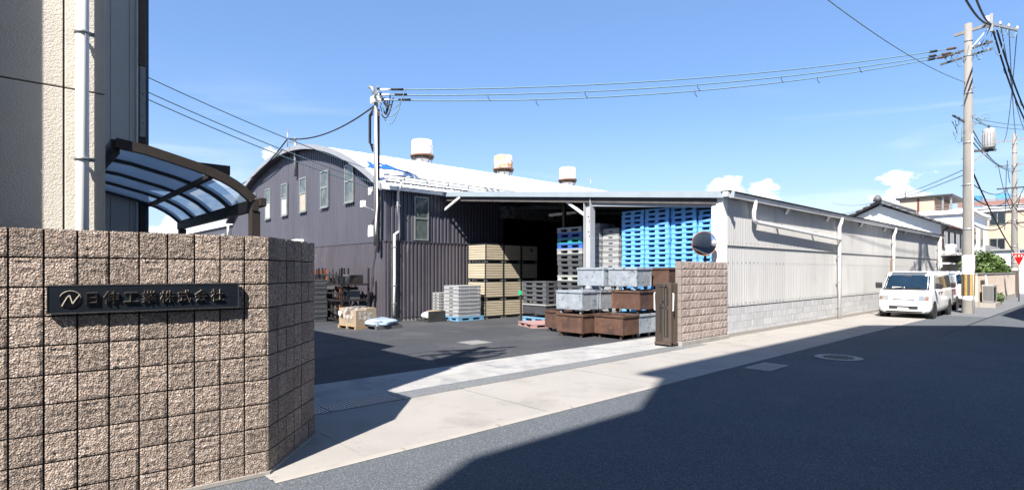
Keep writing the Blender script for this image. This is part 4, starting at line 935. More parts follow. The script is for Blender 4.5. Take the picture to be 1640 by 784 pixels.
m_sack = mat('white_sack', (.62, .62, .60), .7, var=.1); lump('sack', fl, (.36, .34, .2), .32, .3, .13, m_sack, 2)
MB().box(.45, .74, .3, .74, .061, .34, m_wood).build('wooden_block', fl); MB().box(.02, .7, .02, .06, .06, .36, m_bframe).build('post', fl)
# ---------------------------------------------------------------- racks and loads by the gable
m_rackst = mat('dark_rack_steel', (.045, .04, .04), .6, .4, var=.3, scale=5, stain=((.14, .07, .04), 4, .6, .08, .7))
m_orange2 = mat('orange_steel', (.55, .13, .03), .5, .1, var=.15, scale=4)
def rack(s, v, z, w, d, h, label, nst=6):
    r = sthing('post_rack', label, 'rack', s, v, z, random.uniform(-.02, .02), 'dark post racks against the gable')
    m = MB(); m.box(0, d, 0, .06, .08, .14, m_rackst).box(0, d, w - .06, w, .08, .14, m_rackst).box(0, .06, .061, w - .061, .08, .14, m_rackst).box(d - .06, d, .061, w - .061, .08, .14, m_rackst); m.build('base', r)
    for a in (0, d - .055):
        for b in (0, w - .055): MB().box(a, a + .055, b, b + .055, 0, h, m_rackst).build('post', r)
    for k in range(nst):
        y = .15 + (w - .3) * k / max(1, nst - 1)
        MB().box(.0, .03, y, y + .035, .141, h * (.82 if k % 2 else .95), m_orange2 if k == nst - 2 else m_rackst).build('stake', r)
    MB().box(-.02, .0, -.02, w + .02, h * .62, h * .62 + .05, m_rackst).build('rail', r)
    return r
for v, vn in ((16.95, 'right'), (18.75, 'middle')):
    rack(7.95, v, .0, 1.6, 1.0, .62, 'dark post rack on the ground, %s one against the gable' % vn, 2)
    rack(7.97, v + .02, .625, 1.6, 1.0, .52, 'dark post rack in the middle tier, %s one against the gable' % vn, 2)
    rack(7.93, v - .02, 1.15, 1.6, 1.0, .66, 'dark post rack on top with upright stakes, %s one against the gable' % vn, 6)
    for z, zn in ((.145, 'ground'), (.77, 'middle'), (1.295, 'top')):
        ld = sthing('machine_parts', 'dark metal parts held in the %s tier of the %s post rack' % (zn, vn), 'metal parts', 8.03, v + .1, z)
        for k in range(13):
            x, y, h = random.uniform(0, .35), .03 + k * .104, random.uniform(.22, .42) * (.75 if z > 1 else 1)
            MB().box(x, x + .45, y, y + .098, 0, h, random.choice([m_rackst, m_pdk, m_rackst, m_rackst, m_pdk, m_galv if k % 4 == 0 else m_rackst])).build('part', ld)
of = sthing('orange_frame_stack', 'stack of orange steel frames at the left end of the racks', 'frames', 7.95, 20.55)
for k in range(9):
    z = .02 + k * .2; m = MB(); m.box(0, 1.0, 0, .06, z, z + .1, m_orange2).box(0, 1.0, 1.1, 1.16, z, z + .1, m_orange2).box(0, .06, .061, 1.099, z, z + .1, m_orange2).box(.94, 1.0, .061, 1.099, z, z + .1, m_orange2).box(.04, .1, .5, .6, z + .1, z + .2, m_rackst); m.build('frame', of)
cm4 = cont_mesh(.55, .7, .155, m_pdk)
for k in range(9):
    o = inst('plastic_container', cm4, None, W(7.2 + random.uniform(-.02, .02), 17.95 + random.uniform(-.02, .02), k * .157), (0, 0, TH)); tag(o, 'dark grey container, %s in the stack in front of the racks' % ORD[8 - k], 'container', 'dark containers in front of the racks')
# wrapped cardboard load and a flat wrapped pallet
m_card = mat('brown_cardboard', (.40, .31, .21), .85, var=.1, scale=3, rnd=.08)
def wrapmat():
    m = bpy.data.materials.new('clear_stretch_wrap'); m.use_nodes = True; t = m.node_tree; t.nodes.clear(); ln = t.links.new
    o = t.nodes.new('ShaderNodeOutputMaterial'); a = t.nodes.new('ShaderNodeBsdfTransparent'); g = t.nodes.new('ShaderNodeBsdfGlossy'); g.inputs['Roughness'].default_value = .22; df = t.nodes.new('ShaderNodeBsdfDiffuse'); df.inputs[0].default_value = (.75, .8, .85, 1)
    tcn = t.nodes.new('ShaderNodeTexCoord'); nz = t.nodes.new('ShaderNodeTexNoise'); nz.inputs['Scale'].default_value = 7; nz.inputs['Detail'].default_value = 4; ln(tcn.outputs['Object'], nz.inputs['Vector'])
    rg_ = t.nodes.new('ShaderNodeMapRange'); ln(nz.outputs['Fac'], rg_.inputs[0]); rg_.inputs[1].default_value = .48; rg_.inputs[2].default_value = .66; rg_.inputs[3].default_value = .04; rg_.inputs[4].default_value = .6
    bp = t.nodes.new('ShaderNodeBump'); bp.inputs['Strength'].default_value = .8; ln(nz.outputs['Fac'], bp.inputs['Height']); ln(bp.outputs[0], g.inputs['Normal'])
    x0 = t.nodes.new('ShaderNodeMixShader'); x0.inputs[0].default_value = .5; ln(g.outputs[0], x0.inputs[1]); ln(df.outputs[0], x0.inputs[2])
    x = t.nodes.new('ShaderNodeMixShader'); ln(rg_.outputs[0], x.inputs[0]); ln(a.outputs[0], x.inputs[1]); ln(x0.outputs[0], x.inputs[2]); ln(x.outputs[0], o.inputs[0]); return m
m_wrap = wrapmat()
wl = sthing('wrapped_carton_load', 'brown cartons wrapped in clear film on a pallet in front of the gable racks', 'cartons', 7.4, 14.85, 0, .12)
MB().box(0, .95, 0, 1.15, .09, .12, m_wood).box(0, .95, 0, .09, 0, .09, m_wood).box(0, .95, 1.06, 1.15, 0, .09, m_wood).box(0, .95, .52, .62, 0, .09, m_wood).build('pallet', wl)
for i in range(3):
    for j in range(2):
        h = .36 if (i + j) % 3 else .30
        MB().box(.03 + j * .44, .46 + j * .44, .03 + i * .365, .385 + i * .365, .121, .121 + h, m_card).build('carton', wl)
        if i != 1: MB().box(.03 + j * .44, .45 + j * .44, .04 + i * .365, .38 + i * .365, .125 + h, .125 + h + .22, m_card).build('carton', wl)
wl.scale = (.82, .82, .86)
lump('stretch_wrap', wl, (.47, .575, .42), .53, .62, .335, m_wrap, 5, 12, .10)
MB().box(-.08, -.072, .82, .98, .46, .60, m_white).build('shipping_label', wl)
fw = sthing('wrapped_flat_load', 'low flat load wrapped in bluish film on the asphalt in front of the warehouse corner', 'wrapped load', 7.8, 14.35, 0, .1)
fw.scale = (.9, .95, 1)
MB().box(0, 1.0, 0, 1.1, .09, .11, m_pdk).box(0, 1.0, 0, .1, 0, .09, m_pdk).box(0, 1.0, .5, .6, 0, .09, m_pdk).box(0, 1.0, 1.0, 1.1, 0, .09, m_pdk).build('pallet', fw)
for i in range(3): MB().box(.08, .9, .08 + i * .33, .38 + i * .33, .111, .17 + .03 * (i % 2), m_pgr).build('bundle', fw)
lump('stretch_wrap', fw, (.5, .55, .18), .52, .58, .12, mat('bluish_film', (.42, .54, .72), .22, var=.35, scale=6, bump=.5, bscale=14), 8, 12, .2)
# ---------------------------------------------------------------- electric mast on the warehouse corner
mst = sthing('service_mast', 'slim steel service mast with wires and meter boxes fixed at the warehouse corner', 'pole', 9.0, 16.6)
m_conc = mat('pole_concrete', (.34, .325, .30), .9, var=.12, scale=3, stretch=(1, 1, .25), stain=((.24, .22, .20), 2, .55, .15, .6), bump=.1, bscale=60)
MB().tube([(0, 0, 2.55), (0, 0, 5.4), (0, 0, 7.6)], [.075, .07, .065], 12, m_galv).build('tube', mst)
MB().tube([(.09, -.03, 2.4), (.09, -.03, 7.1)], .03, 8, m_rust).build('conduit', mst)
MB().tube([(-.06, -.1, 2.9), (-.06, -.1, 3.3), (-.02, -.12, 3.9), (-.05, -.1, 7.0)], .025, 8, m_pvc).build('conduit', mst)
for i, (x, y, z, a, b, c) in enumerate(((-.16, .05, 2.85, .1, .22, .38), (-.3, .35, 3.85, .12, .2, .22), (-.15, .1, 4.25, .1, .17, .26))): MB().box(x, x + a, y, y + b, z, z + c, m_white).build('meter_box', mst, bevel=.01)
MB().bar((0, 0, 3.7), (-.24, .42, 3.9), .03, .03, m_galv).build('bracket', mst)
arm = MB(); arm.bar((-.3, -.55, 7.45), (.1, .35, 7.45), .07, .07, m_galv); arm.bar((-.1, -.3, 7.75), (.1, .1, 7.75), .06, .06, m_galv); arm.build('crossarm', mst)
MB().box(-.14, .1, -.16, .14, 7.3, 7.5, m_white).build('cutout_box', mst)
MB().tube([(-.02, .06, 7.55), (-.08, .10, 7.8), (-.1, .30, 7.9)], .06, 8, m_galv).build('insulator', mst)
for i, (y, z) in enumerate(((-.25, 7.72), (-.40, 7.50), (-.52, 7.30))):
    MB().lathe([(.0, 0), (.05, 0), (.03, .05), (.055, .06), (.03, .1), (.0, .14)], 10, m_steel_dk, (-.06, y, z - .05)).build('insulator', mst)
for i in range(3):
    pts = [(-.05, .08 + .03 * i, 7.15 - .1 * i)] + [(-.14 + .03 * i, .20 + .02 * i, 6.9 - k * .3) for k in range(4)] + [(-.06, .1, 5.9 - .1 * i)]
    MB().tube(pts, .03, 6, m_black).build('cable_loop', mst)
# ---------------------------------------------------------------- poles and wires
m_wire = mat('green_grey_wire', (.13, .21, .24), .6); m_wireb = mat('black_cable', (.02, .022, .025), .6)
m_yel = mat('worn_yellow_band', (.52, .34, .10), .6, var=.12, scale=8, stain=((.4, .3, .12), 5, .6, .1, .5)); m_stripe = mat('dark_guard_stripe', (.10, .085, .075), .7)
def cpole(s, v, H, r0, r1, label, detail=True):
    p = sthing('utility_pole', label, 'utility pole', s, v)
    MB().lathe([(r0, -.1), (r0, 0), (r0 * .5 + r1 * .5, H / 2), (r1, H), (.0, H + .01)], 24, m_conc).build('shaft', p)
    def rr(z): return r0 + (r1 - r0) * z / H
    for z in (2.3, 3.4, 5.2, 6.9, 8.9, H - 1.3, H - .7): MB().lathe([(rr(z) + .004, z - .03), (rr(z) + .012, z - .03), (rr(z) + .012, z + .03), (rr(z) + .004, z + .03)], 20, m_galv).build('strap', p)
    for k in range(12):
        z = 3.0 + k * .55; a = (k % 2) * math.pi + .9
        if z < H - .8: MB().bar((rr(z) * math.cos(a), rr(z) * math.sin(a), z), ((rr(z) + .17) * math.cos(a), (rr(z) + .17) * math.sin(a), z), .022, .022, m_galv).build('step_bolt', p)
    return p, rr
P1 = (28.7, 4.0)
up, rr = cpole(*P1, 11.72, .215, .125, 'tall concrete utility pole with transformer and yellow striped guard beside the parked van')
# guard: white sleeve with yellow and dark stripes
m = MB(); m.lathe([(rr(1.4) + .012, .55), (rr(1.4) + .012, 2.35)], 24, m_white); m.build('guard_sleeve', up)
m = MB()
for k in range(16):
    a0, a1 = 2 * math.pi * k / 16, 2 * math.pi * (k + 1) / 16; r_ = rr(1.1) + .022
    pts = [(r_ * math.cos(a0 + (a1 - a0) * t / 2), r_ * math.sin(a0 + (a1 - a0) * t / 2)) for t in range(3)]
    m.add([(x, y, z) for z in (.72, 1.58) for x, y in pts], [(0, 1, 4, 3), (1, 2, 5, 4)], m_yel if k % 2 else m_stripe)
m.build('striped_guard', up)
MB().tube([(-.16, -.19, 0), (-.16, -.17, 3.2), (-.10, -.14, 7.2)], .028, 8, m_pvc).build('riser_pipe', up)
MB().tube([(-.05, -.24, 2.15), (-.05, -.27, 1.9), (-.12, -.24, 1.7)], .02, 6, m_black).build('cable_tail', up)
def inw(pt): return Matrix.Rotation(-TH, 4, 'Z') @ (Vector(pt) - W(*P1))     # world point to the pole's own axes
# arms
ar = MB(); ar.bar(inw(W(P1[0], P1[1] + .45, 11.38)), inw(W(P1[0] + .02, P1[1] - .75, 11.50)), .09, .11, m_conc); ar.build('crossarm', up)
e0 = W(P1[0] + .02, P1[1] - .72, 11.53); e1 = e0 + Vector((1.15, .15, -.22))
MB().bar(inw(e0 - Vector((.3, 0, -.03))), inw(e1), .08, .10, m_galv).build('crossarm', up)
MB().bar(inw(W(P1[0], P1[1], 10.6)), inw(W(P1[0] + .02, P1[1] - .7, 11.45)), .03, .03, m_white).build('arm_brace', up)
ar = MB()
for z in (10.42, 10.70): ar.bar((-.05, .9, z - .12), (.05, -.75, z + .1), .07, .07, m_steel_dk)
ar.build('crossarm', up)
for i in range(7):
    y = .75 - i * .22
    MB().lathe([(.0, 0), (.05, 0), (.03, .05), (.055, .07), (.03, .11), (.0, .16)], 10, m_white if i % 2 else m_steel_dk, (.08, y, 10.55 + .04 * i)).build('insulator', up)
for i in range(4):
    q = inw(e0.lerp(e1, i / 3)); MB().lathe([(.0, 0), (.05, 0), (.03, .05), (.05, .07), (.0, .14)], 10, m_white, (q.x, q.y, q.z + .03)).build('insulator', up)
q = inw(e0); MB().box(q.x - .08, q.x + .08, q.y - .05, q.y + .05, q.z - .35, q.z + .35, m_galv).build('hanger', up); MB().lathe([(0, 0), (.07, 0), (.07, .45), (0, .45)], 10, m_white, (q.x, q.y + .12, q.z - .15)).build('insulator', up)
def loop(parent, a, b, sag, r=.014, mt=None, n=10):
    a, b = Vector(a), Vector(b); pts = [a.lerp(b, k / n) - Vector((0, 0, sag * 4 * (k / n) * (1 - k / n))) for k in range(n + 1)]
    return MB().tube(pts, r, 5, mt or m_wire, caps=False).build('jumper_wire', parent)
random.seed(21)
for i in range(9): loop(up, (random.uniform(-.3, .1), .8 - i * .2, 10.6 + random.uniform(-.15, .25)), (random.uniform(-.2, .3), .55 - i * .2, 10.5 + random.uniform(-.2, .3)), random.uniform(.15, .5))
for i in range(4): loop(up, inw(e0.lerp(e1, i / 4)), inw(e0.lerp(e1, min(1, (i + 1) / 3))), .35)
loop(up, inw(e0), (.0, .1, 10.9), .5); loop(up, inw(e0 + Vector((.1, 0, 0))), (.1, -.5, 10.7), .3)
# transformer on its bracket
tx = W(P1[0], P1[1], 0) + Vector((.62, -.25, 0)); ql = inw(tx)
m_trgrey = mat('grey_transformer_paint', (.52, .54, .56), .45, .1, var=.08, scale=4)
m = MB(); m.lathe([(0, 6.62), (.19, 6.62), (.21, 6.68), (.21, 7.32), (.18, 7.40), (0, 7.44)], 20, m_trgrey, (ql.x, ql.y, 0))
tr = m.build('transformer', up)
m = MB()
for k in range(16):
    a = 2 * math.pi * k / 16; m.bar((ql.x + .22 * math.cos(a), ql.y + .22 * math.sin(a), 6.75), (ql.x + .22 * math.cos(a), ql.y + .22 * math.sin(a), 7.25), .015, .05, m_trgrey)
m.build('cooling_fins', tr)
for k in range(3): MB().lathe([(0, 0), (.035, 0), (.02, .06), (.035, .08), (0, .17)], 8, m_steel_dk, (ql.x - .1 + .1 * k, ql.y, 7.4)).build('bushing', tr)
m = MB(); m.bar((0, 0, 6.55), (ql.x * 1.35, ql.y * 1.35, 6.55), .07, .09, m_steel_dk); m.bar((0, 0, 6.0), (ql.x, ql.y, 6.52), .05, .05, m_galv); m.build('bracket', tr)
for i in range(6): loop(up, (ql.x * .3 + random.uniform(-.2, .2), ql.y * .3, 7.6 + random.uniform(-.1, .6)), (ql.x + random.uniform(-.3, .5), ql.y, 7.5 + random.uniform(-.1, .5)), random.uniform(-.3, .3))
for i in range(8): loop(up, (-.2 + random.uniform(-.25, .1), .15 + random.uniform(-.1, .25), 7.6 + random.uniform(-.4, .5)), (-.15 + random.uniform(-.3, .2), .2 + random.uniform(-.1, .4), 7.4 + random.uniform(-.4, .6)), random.uniform(.05, .5), .012)
MB().bar((-.1, .1, 7.75), (-.35, .45, 8.05), .06, .06, m_steel_dk).build('bracket', up)
# pole farther along the street
P2 = (50.8, 4.62)
up2, rr2 = cpole(*P2, 11.1, .20, .12, 'slimmer utility pole farther up the street at the right picture edge, behind the stop sign', True)
MB().bar((0, -.9, 10.7), (0, 1.0, 10.7), .09, .1, m_galv).build('crossarm', up2); MB().bar((0, -.8, 9.0), (0, 1.0, 9.0), .09, .1, m_galv).build('crossarm', up2)
MB().lathe([(.19, 6.2), (.2, 9.8)], 12, m_rust, smooth=False).build('conduit', up2) if False else None
for z in (5.0, 6.2, 7.4): MB().bar((-.1, -.6, z), (-.1, .9, z), .09, .09, m_steel_dk).build('cable_bracket', up2)
for i in range(7): loop(up2, (random.uniform(-.4, .4), random.uniform(-.9, .9), random.uniform(4.5, 9.5)), (random.uniform(-.4, .4), random.uniform(-.9, .9), random.uniform(4.5, 9.5)), .4, .02, m_wireb)
m = MB(); m.lathe([(.195, .4), (.195, 1.9)], 16, m_white); m.build('guard_sleeve', up2)
# wires: each span is a thing
def span(a, b, sag, r, mt, label, n=26, beads=0, group='overhead wires'):
    a, b = Vector(a), Vector(b); pts = [a.lerp(b, k / n) - Vector((0, 0, sag * 4 * (k / n) * (1 - k / n))) for k in range(n + 1)]
    o = MB().tube(pts, r, 6, mt, caps=False).build('overhead_wire'); tag(o, label, 'wire', group)
    for k in range(beads):
        i = int(n * (k + 1) / (beads + 1)); p = pts[i]
        MB().tube([p + Vector((-.05, 0, .03)), p + Vector((-.04, 0, -.10)), p + Vector((.02, 0, -.20)), p + Vector((.05, 0, -.22))], .012, 5, m_wireb).build('spacer_loop', o)
    return o
M0 = W(9.0, 16.6)
wa = W(*P1)
for i, (za, zb, yo, zz_, bd, nme) in enumerate(((10.80, 7.68, .55, .42, 0, 'highest'), (10.60, 7.50, .85, .48, 5, 'middle'), (10.46, 7.34, .75, .56, 3, 'lowest'))):
    span(M0 + Vector((.35, -.2, zb)), wa + Vector((-.35 - .2 * i, .1, za)), zz_, .021, m_wire, '%s of the three green-grey wires from the mast to the tall pole' % nme, beads=bd)
for i in range(3): # dead-end fittings at both ends of the spans
    MB().tube([Matrix.Rotation(-TH, 4, 'Z') @ Vector((.55 + .12 * i, -.2, 7.69 - .17 * i)), Matrix.Rotation(-TH, 4, 'Z') @ Vector((.95 + .12 * i, -.2, 7.69 - .17 * i))], .04, 8, m_black).build('dead_end_clamp', mst)
    MB().tube([Matrix.Rotation(-TH, 4, 'Z') @ Vector((.12, -.15, 7.7 - .17 * i)), Matrix.Rotation(-TH, 4, 'Z') @ Vector((.5, -.2, 7.69 - .17 * i))], .035, 8, m_pvc).build('insulator', mst)
    a_ = M0 + Vector((.35, -.2, (7.68, 7.50, 7.34)[i])); b_ = wa + Vector((-.35 - .2 * i, .1, (10.80, 10.60, 10.46)[i])); sg_ = (.42, .48, .56)[i]
    for q, ll, mt_ in ((.995, .018, m_rust), (.955 + .008 * i, .014, m_black)):
        pp = [a_.lerp(b_, t_) - Vector((0, 0, sg_ * 4 * t_ * (1 - t_))) for t_ in (q, q - ll)]
        MB().tube([inw(x) for x in pp], .05, 8, mt_).build('dead_end_clamp', up)
for i in range(3): # jumpers at the mast end
    a = M0 + Vector((.1, 0, 7.45 - .1 * i)); b = M0 + Vector((1.1 - .1 * i, -.3, 7.66 - .22 * i)); n = 10
for i in range(5): loop(mst, Matrix.Rotation(-TH, 4, 'Z') @ Vector((.2 + .1 * i, -.1, 7.55 - .1 * (i % 3))), Matrix.Rotation(-TH, 4, 'Z') @ Vector((.55 - .08 * i, -.2, 7.2 - .08 * i)), .15 + .05 * i, .022, m_wireb)
for i in range(3): loop(mst, Matrix.Rotation(-TH, 4, 'Z') @ Vector((.15, -.05, 7.5 - .15 * i)), Matrix.Rotation(-TH, 4, 'Z') @ Vector((1.05 - .1 * i, -.25, 7.72 - .25 * i)), .55 + .05 * i, .016)
# from the mast to the left
def pxw(px, py, Y): return Vector(((px - 820) / 880 * Y, Y, 1.7 - (py - 434) / 880 * Y))
cb = W(GX - .45, GV + 7.7, 7.45)
span(M0 + Vector((0, .1, 7.3)), cb, .38, .03, m_wireb, 'thick black cable from the mast to the bracket on the gable')
span(cb, W(9.1, 34.5, 6.4), .5, .03, m_wireb, 'thick black cable running on from the gable bracket to the left')
offw = W(-6.0, 12.5, 9.6)
for i, (z, dz, nme) in enumerate(((5.05, -.35, 'upper'), (4.65, -.62, 'middle'), (4.45, -.75, 'lower'))):
    span(M0 + Vector((-.1, -.05, z)), W(-4.6, 13.0, 8.45 + dz), .42, .014, m_wire, '%s green-grey wire from behind the office to the warehouse mast' % nme)
# wires about the tall pole
span(wa + Vector((-.12, 0, 9.35)), pxw(1300, -20, 13), .25, .013, m_wire, 'thin wire rising to the upper left from the tall pole')
for i in range(2):
    span(e0 + Vector((-.15 + .12 * i, 0, -.05)), pxw(1532 + 22 * i, -30, 15.5), .25, .032, m_wireb, ('left' if i == 0 else 'right') + ' thick black cable passing overhead to the top edge by the tall pole')
for i in range(2):
    span(e0 + Vector((.05 + .16 * i, 0, -.3)), pxw(1655 + 8 * i, 215, 30), .5, .034, m_wireb, ('left' if i == 0 else 'right') + ' thick bundled cable sloping down to the right edge from the tall pole', beads=3)
w2 = W(*P2)
for i in range(3): span(e0.lerp(e1, (i + 1) / 3) + Vector((0, 0, .1)), W(P2[0], P2[1] - .7 + .6 * i, 10.8), .9, .018, m_wire, ['first', 'second', 'third'][i] + ' from left of the steep wires between the two utility poles')
for i in range(2): span(wa + Vector((.1, 0, 7.95 - .18 * i)), pxw(1720, 192 + 6 * i, 27), .3, .014, m_wire, ('upper' if i == 0 else 'lower') + ' thin wire leaving the tall pole to the right above the transformer')
for i in range(3): span(wa + Vector((.2, 0, 7.4 - .25 * i)), W(P2[0], P2[1] + .4 - .4 * i, 9.0 - .2 * i), .5, .02, m_wire, ['top', 'middle', 'bottom'][i] + ' wire from the transformer level to the farther pole')
span(wa + Vector((.1, 0, 5.9)), W(P2[0], P2[1], 2.95), .25, .032, m_wireb, 'sloping thick cable from the tall pole down to the farther pole')
for i in range(4): span(wa + Vector((.1, 0, 5.3 - .55 * i)), W(P2[0], P2[1] + .3, 7.4 - .75 * i), .45, .028 if i % 2 else .02, m_wireb, ['top', 'second', 'third', 'lowest'][i] + ' of the slack telephone cables between the two poles')
for i in range(2): span(wa + Vector((-.1, 0, 5.85 - .22 * i)), W(70, 22 + 3 * i, 9.6 - i), .8, .018, m_wire, ('upper' if i == 0 else 'lower') + ' wire running behind the shed roof to the left of the tall pole', beads=1)

# ---------------------------------------------------------------- vehicles
m_carw = mat('white_car_paint', (.78, .80, .83), .28, var=.02, spec=.5, coat=.6); m_cark = mat('dark_car_paint', (.05, .055, .065), .25, var=.05, coat=.6)
m_cglass = mat('car_glass', (.012, .03, .055), .05, var=.3, scale=2, spec=.8); m_trim = mat('black_trim', (.03, .03, .033), .5, var=.1)
m_lamp = mat('clear_lamp', (.55, .58, .60), .12, .5, var=.2, scale=12, coat=.5); m_amber = mat('amber_lens', (.34, .17, .12), .2); m_tail = mat('red_tail_lens', (.45, .02, .02), .2)
m_alloy = mat('silver_wheel', (.45, .46, .47), .35, .7, var=.15)
def vehicle(name, label, s, v, heading, Lc, Wd, H, paint, kind):
    """x forward from rear 0 to front Lc, y across, z up; root at ground centre"""
    t = sthing(name, label, 'van' if kind == 'van' else 'car', s, v, 0, heading)
    zs = [(.20, .05, .05, .90), (.28, .0, .0, .975), (.42, -.01, -.01, 1.0), (.62, -.01, .0, 1.0), (.80, .03, .0, 1.0), (.95, .10, .01, .995), (1.02, .16, .02, .985)]
    zb = 1.02 * H / 1.7
    prof_ = [(z * H / 1.7, f, r, w) for z, f, r, w in zs]
    hood = .34 if kind == 'van' else .62
    up_ = [(.0, hood, .03, .975), (.25, hood + .13, .05, .955), (.55, hood + .30, .09, .925), (.82, hood + .46, .14, .895), (.93, hood + .56, .2, .87), (.985, hood + .75, .34, .80), (1.0, hood + 1.0, .6, .66)]
    prof_ += [(zb + .02 + q * (H - zb - .02), f, r, w) for q, f, r, w in up_]
    nx = 10
    def ring(z, f, r, w):
        hw = Wd / 2 * w; x1, x0 = Lc - f, r; c = min(.22, hw * .4); pts = []
        for cx, cy, a0 in ((x1 - c, hw - c * .8, 0), (x0 + c * .6, hw - c * .6, 90), (x0 + c * .6, -hw + c * .6, 180), (x1 - c, -hw + c * .8, 270)):
            rx = c if cx > Lc / 2 else c * .6; ry = c * .8 if cx > Lc / 2 else c * .6
            if a0 in (90, 270): pass
            for k in range(7):
                a = R(a0 + 15 * k); pts.append((cx - Lc / 2 + rx * math.cos(a), cy + ry * math.sin(a), z))
        return pts
    m = MB(); n = 28; vs = []; fs = []
    for p in prof_: vs += ring(*p)
    for i in range(len(prof_) - 1):
        for k in range(n): fs.append((i * n + k, i * n + (k + 1) % n, (i + 1) * n + (k + 1) % n, (i + 1) * n + k))
    fs += [tuple(range(n)), tuple((len(prof_) - 1) * n + k for k in range(n))]
    m.add(vs, fs, paint, True); body = m.build('body', t)
    def at(z):
        for a, b in zip(prof_[:-1], prof_[1:]):
            if a[0] <= z <= b[0]:
                q = (z - a[0]) / (b[0] - a[0]); return [x + (y - x) * q for x, y in zip(a[1:], b[1:])]
        return prof_[-1][1:]
    def front_panel(z0, z1, y0, y1, mt, name, parent, lift=.012, nz=4, ny=8, rear=False):
        m = MB(); vs = []
        for j in range(nz + 1):
            z = z0 + (z1 - z0) * j / nz; f, r, w = at(z); hw = Wd / 2 * w; c = min(.22, hw * .4)
            for i in range(ny + 1):
                y = (y0 + (y1 - y0) * i / ny) * hw
                if rear:
                    c_ = c * .6; e = max(0, abs(y) - (hw - c_)) / c_; x = -Lc / 2 + r + c_ * (1 - math.sqrt(max(0, 1 - min(1, e) ** 2))) - lift
                else:
                    e = max(0, abs(y) - (hw - c * .8)) / (c * .8); x = Lc / 2 - f - c * (1 - math.sqrt(max(0, 1 - min(1, e) ** 2))) + lift
                vs.append((x, y, z))
        m.add(vs, [(j * (ny + 1) + i, j * (ny + 1) + i + 1, (j + 1) * (ny + 1) + i + 1, (j + 1) * (ny + 1) + i) for j in range(nz) for i in range(ny)], mt, True); return m.build(name, parent)
    def side_panel(pts, sgn, mt, name, parent, lift=.010):
        m = MB(); vs = []
        for x, z in pts: f, r, w = at(z); vs.append((x, sgn * (Wd / 2 * w + lift), z))
        m.add(vs, [tuple(range(len(pts)))], mt); return m.build(name, parent)
    zt = H
    zw0, zw1 = zb + .05, zb + .02 + .86 * (H - zb)
    ws = front_panel(zw0, zw1, -.90, .90, m_cglass, 'windscreen', t, nz=5, ny=12)
    front_panel(zw0 - .05, zw0 + .005, -.92, .92, m_trim, 'cowl', ws, .014, 1, 12); front_panel(zw1 - .0, zw1 + .03, -.90, .90, m_trim, 'seal', ws, .006, 1, 12)
    for y0_ in (-.62, .02): ws_ = MB().bar((Lc / 2 - at(zw0)[0] + .02, y0_ * Wd / 2, zw0 + .0), (Lc / 2 - at(zw0 + .03)[0] + .03, (y0_ + .55) * Wd / 2, zw0 + .05), .015, .02, m_black).build('wiper', ws)
    front_panel(zw1 - .12, zw1 - .07, -.15, .15, m_trim, 'rear_view_mirror', ws, .016, 1, 2); front_panel(zw0 + .02, zw0 + .055, -.55, -.05, m_white, 'dashboard_paper', ws, .014, 1, 4)
    front_panel(zw1 - .10, zw1 - .04, .70, .82, m_white, 'inspection_sticker', ws, .014, 1, 2)
    for y0, y1 in ((-.93, -.55), (.55, .93)):
        h = front_panel(.66 * H / 1.7, .82 * H / 1.7, y0, y1, m_lamp, 'headlight', t, .012, 2, 6)
        front_panel(.68 * H / 1.7, .77 * H / 1.7, y0 if y0 < 0 else y1 - .12, y0 + .12 if y0 < 0 else y1, m_amber, 'indicator', h, .018, 1, 2)
    front_panel(.665 * H / 1.7, .70 * H / 1.7, -.42, .42, m_trim, 'grille', t, .014, 1, 6)
    front_panel(.34 * H / 1.7, .45 * H / 1.7, -.55, .55, m_trim, 'lower_grille', t, .014, 2, 6)
    front_panel(.21 * H / 1.7, .26 * H / 1.7, -.9, .9, m_trim, 'air_dam', t, .010, 1, 8)
    pl_ = front_panel(.27 * H / 1.7, .39 * H / 1.7, -.22, .20, m_white, 'number_plate', t, .03, 1, 2)
    for y in (-.13, -.08, -.03, .06, .11): front_panel(.30 * H / 1.7, .35 * H / 1.7, y, y + .028, m_trim, 'plate_mark', pl_, .034, 1, 1)
    em_ = MB().tube([(Lc / 2 - at(.86 * H / 1.7)[0] + .012, .055 * math.cos(a), .86 * H / 1.7 + .035 * math.sin(a)) for a in [2 * math.pi * k / 16 for k in range(17)]], .006, 5, m_alloy); em_.build('badge', t)
    for sgn in (-1, 1):
        g0, g1 = zb + .06, zb + .80 * (H - zb)
        dr = [(Lc / 2 - hood - .62, .95), (Lc / 2 - hood - 1.62, .95)]
        xa = Lc / 2 - hood
        w1 = side_panel([(xa - .30, g0), (xa - 1.18, g0), (xa - 1.18, g1), (xa - .58, g1)], sgn, m_cglass, 'side_window', t)
        side_panel([(xa - 1.26, g0), (xa - 2.22, g0), (xa - 2.22, g1), (xa - 1.26, g1)], sgn, m_cglass, 'side_window', t)
        if Lc > 3.6: side_panel([(xa - 2.30, g0), (-Lc / 2 + .22, g0), (-Lc / 2 + .32, g1), (xa - 2.30, g1)], sgn, m_cglass, 'side_window', t)
        for x in (xa - 1.22, xa - 2.26, xa - .22):
            side_panel([(x, .36), (x - .012, .36), (x - .012, zb + .02), (x, zb + .02)], sgn, m_trim, 'door_gap', t, .004)
        for x in (xa - 1.05, xa - 1.45): MB().box(x - .08, x + .08, sgn * (Wd / 2) - .01, sgn * (Wd / 2) + .03, zb - .12, zb - .08, m_trim if paint is m_carw else paint).build('door_handle', t)
        mo = MB(); mo.box(xa - .38, xa - .24, min(sgn * (Wd / 2 + .02), sgn * (Wd / 2 + .22)), max(sgn * (Wd / 2 + .02), sgn * (Wd / 2 + .22)), zb + .04, zb + .26, m_trim); mo.build('wing_mirror', t, bevel=.03)
